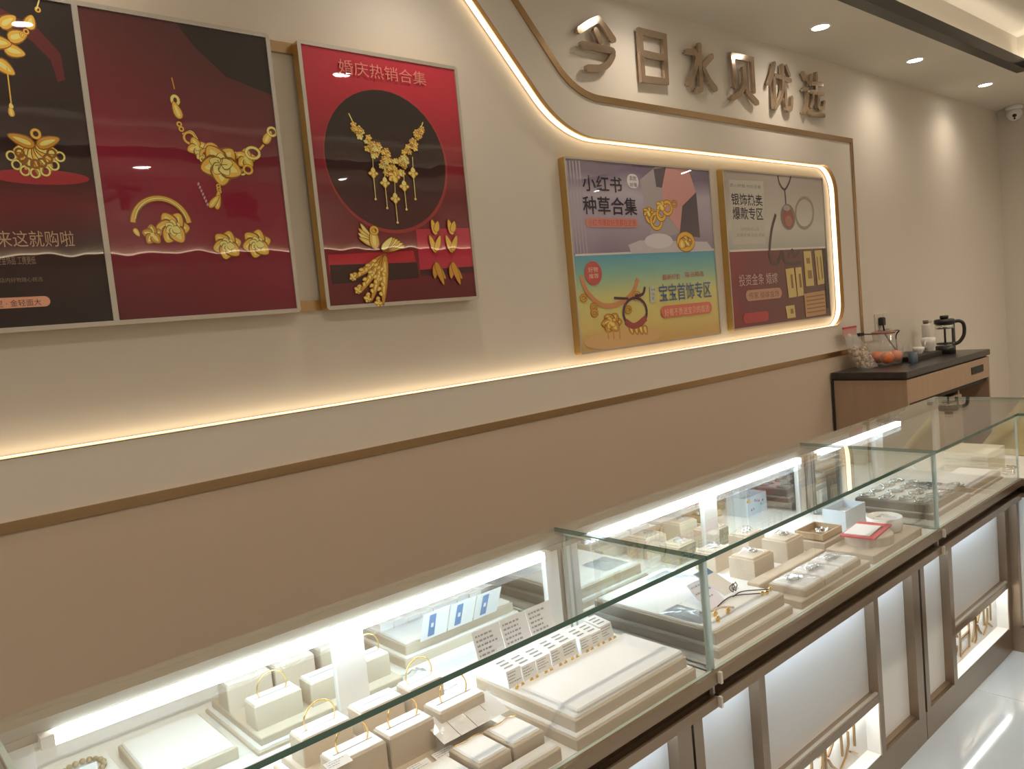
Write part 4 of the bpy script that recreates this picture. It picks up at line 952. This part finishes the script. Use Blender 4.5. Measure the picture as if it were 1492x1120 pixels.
ot = thing('open_tray', 'open brown tray holding a silver watch-like bangle', 'tray', (2.32, 1.245, ZD+.034))
BRN = mat('brown linen', (.50, .36, .22), .8, bump=.3, bscale=500)
zz = ZD+.0343
MB().box(2.258, 2.382, 1.198, 1.292, zz, zz+.005).build('bottom', mat('brown felt', (.30, .20, .12), .9), ot)
for (a, b, c_, d_) in ((2.258, 2.382, 1.198, 1.202), (2.258, 2.382, 1.288, 1.292), (2.258, 2.262, 1.202, 1.288), (2.378, 2.382, 1.202, 1.288)): MB().box(a, b, c_, d_, zz+.005, zz+.024).build('side', BRN, ot)
ring_pile('chunky silver bangle in the open brown tray', 2.338, 1.240, zz+.006, .026, 81, wire=.0035, turns=2)
bb = thing('gift_box', 'open pale blue card box with a silver chain inside', 'box', (2.568, 1.28, ZD))
for (a, b, c_, d_) in ((2.495, 2.641, 1.240, 1.243), (2.495, 2.641, 1.317, 1.320), (2.495, 2.498, 1.243, 1.317), (2.638, 2.641, 1.243, 1.317)): MB().box(a, b, c_, d_, ZD, ZD+.07).build('side', GREYBOX, bb)
MB().box(2.498, 2.638, 1.243, 1.317, ZD, ZD+.045).build('insert', mat('grey insert', (.45, .47, .50), .8), bb)
DOTS = [mat('yellow dot', (.75, .52, .10), .6), mat('red dot', (.60, .10, .12), .6), mat('blue dot', (.18, .28, .50), .6)]
rq = random.Random(2)
for i in range(9):
    q = 2.51+.013*i; hh = ZD+rq.uniform(.018, .058); r9 = .009 if i == 1 else .0045
    MB().polyY([(q+r9*math.cos(a), hh+r9*math.sin(a)) for a in [6.2832*k_/10 for k_ in range(10)]], 1.3202, 1.3206).build('printed_dot', DOTS[0 if i == 1 else 1+i % 2], bb)
ring_pile('silver chain coiled in the pale blue box', 2.545, 1.28, ZD+.0455, .028, 83)
tray('display_tray', 'bare linen tray under the red square tray', 2.232, 2.578, 1.032, 1.178, .025, None, pad=False)
zz = ZD+.0252
rs = thing('round_riser', 'round beige riser under the red square tray', 'riser', (2.365, 1.105, zz)); MB().lathe((2.365, 1.105, zz), [(.070, 0), (.070, .026), (.067, .029)], 36).build('body', LINEN, rs, False)
rt = thing('red_tray', 'red square tray tilted on the round riser', 'tray', (2.365, 1.12, zz+.029))
def rotbox(mb, cx, cy, w_, d_, z0_, z1_, an):
    ca, sa = math.cos(an), math.sin(an); pts = [(cx+a*ca-b*sa, cy+a*sa+b*ca) for a, b in ((-w_/2, -d_/2), (w_/2, -d_/2), (w_/2, d_/2), (-w_/2, d_/2))]
    return mb.polyZ(pts, z0_, z1_)
rotbox(MB(), 2.365, 1.112, .17, .10, zz+.0295, zz+.0345, .12).build('plate', REDM, rt)
rotbox(MB(), 2.352, 1.117, .115, .075, zz+.035, zz+.0375, .12).build('label', PAPER, rt)
wdsh = thing('round_dish', 'white round dish behind the red square tray', 'dish', (2.50, 1.125, zz))
MB().lathe((2.50, 1.115, zz), [(.046, 0), (.052, .004), (.054, .045), (.051, .045), (.049, .036), (.0, .034)], 32, cap=False).build('bowl', CERAM, wdsh, True)
crumple('clear pouch of silver in the white round dish', 'plastic_pouch', 2.465, 2.535, 1.085, 1.145, zz+.035, .014, PLASTIC, 91)

# case 3 ------------------------------------------------
tray('display_tray', 'broad white pad tray of silver at the left of the far case', 2.765, 3.085, 1.075, 1.335, .052, (.012, .02))
rq = random.Random(8); spots = []
cw_ = ('first', 'second', 'third', 'fourth')
for j in range(4):
    for i in range(4): ring_pile('silver bracelet on the broad white pad, %s from the left, %s row from the front' % (cw_[i], cw_[j]), 2.805+.08*i+rq.uniform(-.012, .012), 1.105+.066*j+rq.uniform(-.008, .008), ZD+.052, .034, 100+j*4+i, turns=4, wire=.0019)
crumple('clear pouch over the broad white pad of silver', 'plastic_pouch', 2.97, 3.07, 1.09, 1.22, ZD+.052, .012, PLASTIC, 110)
tray('display_tray', 'plain white pad tray right of the silver bracelets', 3.125, 3.455, 1.072, 1.225, .034, (.006, .012))
st_ = [tray('cream_board', 'cream board in the far stack, %s from the bottom' % ordn[i], 3.50+.004*(i % 2), 3.70+.003*(i % 3), 1.13, 1.30, .014, z=ZD+.0142*i, pad=False, cat='board', group='stack of cream boards', body=mat('cream board', (.74, .69, .56), .7)) for i in range(6)]
for i in range(3): ring_pile('silver chain in the corner of the far case, %s one' % ('left', 'middle', 'right')[i], 3.545+.05*i, 1.075+.012*i, ZD, .03, 120+i, wire=.0026)
tray('display_tray', 'white pad tray in the return of the far case', 3.66, 3.86, .78, 1.03, .04, (.006, .015))
fc = thing('picture_block', 'clear acrylic block with a green and gold picture', 'picture block', (2.76, 1.40, ZD))
MB().box(2.69, 2.80, 1.395, 1.42, ZD, ZD+.15).build('block', ACRYL, fc)
MB().box(2.698, 2.792, 1.402, 1.404, ZD+.03, ZD+.142).build('picture', pgrad('print leaf picture', 0, 1, (0, 0, 1), [(0, (.2, .25, .18)), (1, (.45, .42, .25))], 1.5, 30), fc)
for i in range(6): MB().polyY([(2.705+.013*i, ZD+.04), (2.709+.013*i, ZD+.04), (2.716+.012*i, ZD+.12-.008*(i % 3)), (2.713+.012*i, ZD+.125-.008*(i % 3))], 1.4016).build('printed_leaf', pm(((.42, .30, .10), (.12, .16, .08))[i % 2]), fc)

# ------------------------------------------------------------------ cabinet with the tea things
ZK = PY(1207.6, 543, YW).z
A = PY(1207.6, 543, YW); B = PZ(1316, 542.5, ZK); C_ = PZ(1444, 508, ZK)
kx0, kx1, ky0, ky1 = A.x, C_.x, (B.y+C_.y)/2, YW-.009
K = thing('side_cabinet', 'taupe side cabinet with a dark stone top against the wall', 'cabinet', ((kx0+kx1)/2, (ky0+ky1)/2, 0))
MB().cbox(kx0, kx1, ky0, ky1, ZK-.035, ZK, .004).build('stone_top', STONE, K)
MB().box(kx0+.012, kx1-.012, ky0+.02, ky1, ZK-.047, ZK-.035).build('shadow_gap', DARKIN, K)
MB().box(kx0+.010, kx0+.03, ky0+.006, ky1, 0, ZK-.047).build('side_panel', WOOD, K)
MB().box(kx0+.004, kx0+.010, ky1-.012, ky1, 0, ZK-.047).build('edge_strip', DARKIN, K)
MB().box(kx1-.03, kx1-.010, ky0+.006, ky1, 0, ZK-.047).build('side_panel', WOOD, K)
dr = MB().box(kx0+.031, kx1-.031, ky0+.006, ky0+.024, ZK-.175, ZK-.047).build('drawer', WOOD, K)
hx = PY(1425, 533, ky0).x
MB().box(hx-.10, hx+.10, ky0+.002, ky0+.006, ZK-.128, ZK-.085).build('handle', DARKIN, dr)
MB().box(kx0+.03, kx1-.03, ky0+.02, ky1-.02, ZK-.20, ZK-.175).build('drawer_gap', DARKIN, K)
xs_ = kx0+.62*(kx1-kx0)
MB().box(kx0+.03, xs_, ky0+.012, ky0+.03, .08, ZK-.225).build('door', WOOD, K)
MB().box(xs_, xs_+.018, ky0+.03, ky1, .08, ZK-.20).build('divider', WOOD, K)
MB().box(kx0+.03, kx1-.03, ky1-.02, ky1-.002, .08, ZK-.20).build('back_board', WOOD, K)
MB().box(kx0+.03, kx1-.03, ky0+.03, ky1-.02, .08, .10).build('bottom_board', WOOD, K)
MB().box(kx0+.03, kx1-.03, ky0+.05, ky1-.02, 0, .08).build('kick_board', DARKIN, K)
def on(u, v): return PZ(u, v, ZK)
def px_h(p, v_top, u=None):                         # height above the cabinet top reached at photo row v_top, over point p
    q = None; lo, hi = ZK, ZK+.8
    for _ in range(40):
        m = (lo+hi)/2; d = Vector((p.x, p.y, m-CAMH)); z_ = d.dot(RZ); vv = CY+d.dot(RY)/z_*FPX
        if vv > v_top: lo = m
        else: hi = m
    return lo-ZK
# bag of nuts
p = on(1262, 536); h = px_h(p, 474); bw = .10
nb = thing('nut_bag', 'clear bag of pistachio nuts with a red zip top', 'bag', (p.x, p.y, ZK))
FILM = thin_glass('bag film', (.93, .92, .90), .12, 1.45, haze=.16)
V = []; n = 16
for j in range(8):
    s_ = j/7; rx = bw*(1.0-.25*s_*s_); ry = .055*(1-s_)**.6+.004
    for i in range(n): a = 6.2832*i/n; V.append((p.x+rx*math.cos(a)-.05*s_, p.y+ry*math.sin(a)+.06*s_, ZK+.002+h*.82*s_+.006*math.sin(3*a+j)))
MB().add(V, [(j*n+i, j*n+(i+1) % n, (j+1)*n+(i+1) % n, (j+1)*n+i) for j in range(7) for i in range(n)]).build('film', FILM, nb, True)
q = Vector((p.x-.05, p.y+.06, ZK+h*.82))
MB().box(q.x-.08, q.x+.08, q.y-.003, q.y+.003, q.z-.01, q.z+.04).build('header', mat('pink film', (.62, .34, .30), .5), nb)
MB().box(q.x-.081, q.x+.081, q.y-.005, q.y+.005, q.z+.035, q.z+.045).build('zip', mat('red zip', (.55, .05, .05), .4), nb)
rq = random.Random(6)
nm_ = MB()
for i in range(230):
    a = rq.uniform(0, 6.28); r9 = math.sqrt(rq.random()); s_ = rq.random()**1.2*.55
    nm_.ball((p.x+bw*.82*r9*math.cos(a)-.05*s_, p.y+.045*r9*math.sin(a)*(1-s_*.4)+.06*s_, ZK+.012+h*.8*s_), rq.uniform(.007, .011), rq.uniform(.007, .011), rq.uniform(.007, .010), 6, 4, rq.choice((0, 0, 0, 1)))
nn = nm_.build('nuts', [NUT, mat('dark nut', (.30, .10, .07), .6)], nb, True); nn['kind'] = 'stuff'
# fruit bowl with oranges
p = Vector((4.75, 2.06, ZK)); R_ = .10
fb = thing('fruit_bowl', 'clear round bowl with film over oranges on the dark top', 'bowl', (p.x, p.y, ZK))
MB().lathe((p.x, p.y, ZK), [(.06, .001), (.09, .006), (R_, .05), (R_*1.02, .085), (R_*.98, .085)], 28, cap=False).build('bowl', FILM, fb, True)
MB().lathe((p.x, p.y, ZK+.086), [(R_, 0), (R_*1.02, .02), (R_*.9, .045), (R_*.6, .06), (R_*.62, .10), (R_*.5, .105)], 20, cap=False).build('film_cover', FILM, fb, True)
MB().tube([(p.x+R_*.62*math.cos(a*.3927), p.y+R_*.62*math.sin(a*.3927), ZK+.19) for a in range(16)], .006, 6, True).build('rim', mat('rosy plastic', (.34, .16, .12), .4), fb, True)
for i, (dx, dy, l) in enumerate(((-.052, -.035, 'left'), (.035, -.045, 'right'), (.0, .045, 'back'))):
    tag(MB().ball((p.x+dx, p.y+dy, ZK+.045), .04, .04, .037, 16, 10).build('orange', ORANGE, None, True), 'orange in the clear bowl, %s one' % l, 'orange', 'oranges in the bowl')
p = Vector((4.81, 1.925, ZK))
cu_ = thing('blue_cup', 'small dark blue cup right of the orange bowl', 'cup', (p.x, p.y, ZK)); MB().lathe((p.x, p.y, ZK), [(.024, .001), (.028, .065), (.025, .065), (.022, .01)], 20, cap=False).build('cup', mat('slate blue', (.08, .11, .16), .4), cu_, True)
# tea tray with press pot, cups, bottle
tx0, tx1, ty0, ty1 = 4.87, 5.27, 1.93, 2.16
tt_ = thing('tea_tray', 'low black tea tray under the white cups', 'tray', ((tx0+tx1)/2, (ty0+ty1)/2, ZK))
MB().cbox(tx0, tx1, ty0, ty1, ZK+.0005, ZK+.03, .004).build('body', BLACKP, tt_)
MB().box(tx0+.02, tx1-.02, ty0+.02, ty1-.02, ZK+.03, ZK+.031).build('inlay', mat('dark slat', (.04, .035, .03), .4), tt_)
zt = ZK+.0312
fx, yy, zr, Hh, Rr = 5.365, 1.945, ZK+.0005, .225, .056
pr_ = thing('press_pot', 'glass coffee press with a black lid and handle', 'press pot', (fx, yy, zr))
MB().lathe((fx, yy, zr), [(Rr*1.02, .0), (Rr*1.02, Hh*.22), (Rr*.98, Hh*.22)], 28).build('base', BLACKP, pr_, True)
MB().lathe((fx, yy, zr+Hh*.22), [(Rr*.96, 0), (Rr*.96, Hh*.62)], 28, cap=False).build('beaker', GLASS, pr_, True)
MB().lathe((fx, yy, zr+Hh*.84), [(Rr*1.06, 0), (Rr*1.06, Hh*.10), (Rr*.9, Hh*.13)], 28).build('lid', BLACKP, pr_, True)
MB().lathe((fx, yy, zr+Hh*.70), [(Rr*.93, 0), (Rr*.93, Hh*.13)], 28).build('filter', SILVER, pr_, True)
MB().lathe((fx, yy, zr+Hh*.97), [(.022, 0), (.026, .012), (.024, .022)], 18).build('knob', BLACKP, pr_, True)
MB().tube([(fx, yy, zr+Hh*.24), (fx, yy, zr+Hh*.9)], .006, 8).build('plunger', BLACKP, pr_, True)
MB().lathe((fx, yy, zr+Hh*.26), [(Rr*.9, 0), (Rr*.9, .01)], 24).build('press_disc', BLACKP, pr_, True)
hd = [(fx+Rr*.7, yy-Rr*.5, zr+Hh*.86), (fx+Rr*1.2, yy-Rr*1.1, zr+Hh*.88), (fx+Rr*1.4, yy-Rr*1.5, zr+Hh*.78), (fx+Rr*1.4, yy-Rr*1.5, zr+Hh*.50), (fx+Rr*1.1, yy-Rr*1.1, zr+Hh*.30), (fx+Rr*.7, yy-Rr*.6, zr+Hh*.24)]
MB().tube(catmull([Vector(a) for a in hd], 5), .011, 8).build('handle', BLACKP, pr_, True)
MB().tube([(fx+Rr*.75, yy-Rr*.62, zr), (fx+Rr*.75, yy-Rr*.62, zr+Hh*.88)], .010, 8).build('strap', BLACKP, pr_)
def cup(label, u, v, yy, r, h, handle):
    q = Vector((u, yy, zt)); t = thing('tea_cup', label, 'cup', (q.x, yy, zt), 'white cups on the tea tray')
    MB().lathe((q.x, yy, zt+.0005), [(r*.55, 0), (r*.6, .004), (r*.95, h*.6), (r, h), (r*.93, h), (r*.8, h*.5), (0, h*.3)], 22, cap=False).build('bowl', CERAM, t, True)
    if handle: MB().tube([(q.x-r*.9-.022*math.sin(a*.45), yy, zt+h*.25+h*.08*a) for a in range(8)], .005, 6).build('handle', CERAM, t, True)
cup('tall white porcelain cup left of the press pot', 5.205, 0, 1.985, .042, .085, True)
cup('small white tea bowl in front of the tall cup', 5.05, 0, 1.985, .034, .040, False)
ty1 = 2.06; q = Vector((5.53, 2.12, ZK))
bt = thing('pump_bottle', 'slim white pump bottle behind the press pot', 'bottle', (q.x, ty1+.06, ZK)); hb = .20
MB().lathe((q.x, ty1+.06, ZK), [(.024, .001), (.026, .01), (.026, hb*.88), (.020, hb*.93)], 20).build('body', mat('pale grey plastic', (.66, .62, .60), .4), bt, True)
MB().lathe((q.x, ty1+.06, ZK+hb*.93), [(.016, 0), (.018, hb*.12)], 14).build('cap', mat('brown cap', (.22, .15, .11), .4), bt, True)
MB().tube([(q.x, ty1+.06, ZK+hb), (q.x+.06, ty1+.05, ZK+hb*.99)], .008, 8).build('spout', mat('grey spout', (.5, .48, .45), .4), bt, True)
# socket with plug and cable
a = PY(1273, 458, YW); b = PY(1296, 478, YW)
so = thing('wall_socket', 'ivory double wall socket above the cabinet', 'socket', ((a.x+b.x)/2, YW, b.z))
MB().box(a.x, b.x, YW-.009, YW-.0003, b.z, a.z).build('plate', PLATE, so)
MB().box((a.x+b.x)/2-.001, (a.x+b.x)/2+.001, YW-.0095, YW-.009, b.z+.008, a.z-.008).build('seam', mat('seam grey', (.4, .37, .32), .6), so)
pg = PY(1284, 468, YW-.02)
pl = thing('power_plug', 'black power plug and cord in the wall socket', 'plug', (pg.x, YW-.02, pg.z))
MB().cbox(pg.x-.022, pg.x+.022, YW-.04, YW-.0095, pg.z-.025, pg.z+.025, .006).build('plug_body', BLACKP, pl)
e_ = on(1291, 512)
MB().tube(catmull([Vector((pg.x, YW-.03, pg.z-.02)), Vector((pg.x+.01, YW-.04, pg.z-.09)), Vector((pg.x+.05, YW-.08, ZK+.06)), Vector((pg.x+.07, YW-.12, ZK+.012))], 8), .005, 6).build('cable', BLACKP, pl, True)
a = PY(1254, 487, YW-.05); b = PY(1309, 481, YW-.05)
px_ = thing('usb_cable', 'thin black charging cable with a stubby plug beside the nut bag', 'cable', (a.x, YW-.05, ZK))
MB().tube(catmull([a, PY(1280, 486, YW-.05), b, Vector((b.x+.03, YW-.02, b.z-.04)), Vector((b.x+.02, YW-.03, ZK+.006))], 8), .004, 6).build('cord', BLACKP, px_, True)
MB().box(a.x-.03, a.x+.03, YW-.058, YW-.042, a.z-.009, a.z+.009).build('connector', BLACKP, px_)
MB().box(a.x-.012, a.x+.012, YW-.062, YW-.0075, ZK+.0005, a.z-.009).build('stand', FILM, px_)

# ------------------------------------------------------------------ dome camera in the corner
d = PX(1478, 165, 7.31)
dc = thing('dome_camera', 'small white dome security camera in the ceiling corner', 'security camera', (d.x, d.y, ZC))
MB().lathe((d.x, d.y, ZC-.03), [(.055, 0), (.062, .01), (.062, .0299)], 24).build('mount', WHITEP, dc, True)
MB().ball((d.x, d.y, ZC-.06), .055, .055, .055, 20, 12).build('dome', WHITEP, dc, True)
vv = (Vector((0, 0, CAMH))-Vector((d.x, d.y, ZC-.06))).normalized()
cc = Vector((d.x, d.y, ZC-.06))+vv*.045+Vector((0, 0, -.012))
MB().ball(cc, .016, .016, .014, 12, 8).build('lens', BLACKP, dc, True)
MB().ball(cc+Vector((0, 0, -.022))-vv*.006, .008, n=8, m=6).build('sensor', BLACKP, dc, True)

# ------------------------------------------------------------------ chair beyond the far case
cx_, cy_ = 4.85, 1.27
ch = thing('shell_chair', 'pale yellow upholstered chair behind the far display case', 'chair', (cx_, cy_, 0))
V = []; n = 20; m_ = 9
for j in range(m_):
    s_ = j/(m_-1)
    for i in range(n):
        u = i/(n-1)*2-1; a = u*1.5; wd = .36*(1-.45*max(0, s_-.3)**1.3*1.6); rise = .45+.47*s_*(1-.45*abs(u)**2.5)
        V.append((cx_+.30*math.cos(a)*1.0+.10*s_-.05, cy_+wd*math.sin(a)*1.05, rise))
F = [(j*n+i, j*n+i+1, (j+1)*n+i+1, (j+1)*n+i) for j in range(m_-1) for i in range(n-1)]
bo = MB().add(V, F).build('backrest', YELLOWC, ch, True)
sd = bo.modifiers.new('thick', 'SOLIDIFY'); sd.thickness = .05
MB().lathe((cx_-.02, cy_, .40), [(.24, 0), (.27, .03), (.27, .07), (.24, .09)], 28).build('seat', YELLOWC, ch, True)
for (dx, dy) in ((-.18, -.18), (.16, -.18), (-.18, .18), (.16, .18)): MB().tube([(cx_+dx*1.15, cy_+dy*1.15, 0), (cx_+dx*.8, cy_+dy*.8, .41)], [.011, .016], 8).build('leg', CHAMPL, ch, True)


# engraved marks on the printed gold bars of the last poster (P is still its print plane)
ENG = pm((.24, .12, .04))
for (u, v, w_, h_) in ((1174, 376, 5, 8), (1176, 394, 6, 12), (1189, 374, 1.5, 34), (1194, 374, 1.5, 32), (1151, 400, 3, 20), (1163, 399, 3, 20), (1151, 450, 4, 7)):
    P.poly([(u, v), (u+w_, v-.5), (u+w_+h_*.1, v+h_-.5), (u+h_*.1, v+h_)], ENG, 'printed_engraving')
for i in range(5): P.poly([(1174+i*.4, 432+i*5.6), (1200+i*.5, 428+i*5.6), (1200+i*.5, 430+i*5.6), (1174+i*.4, 434+i*5.6)], ENG, 'printed_engraving')
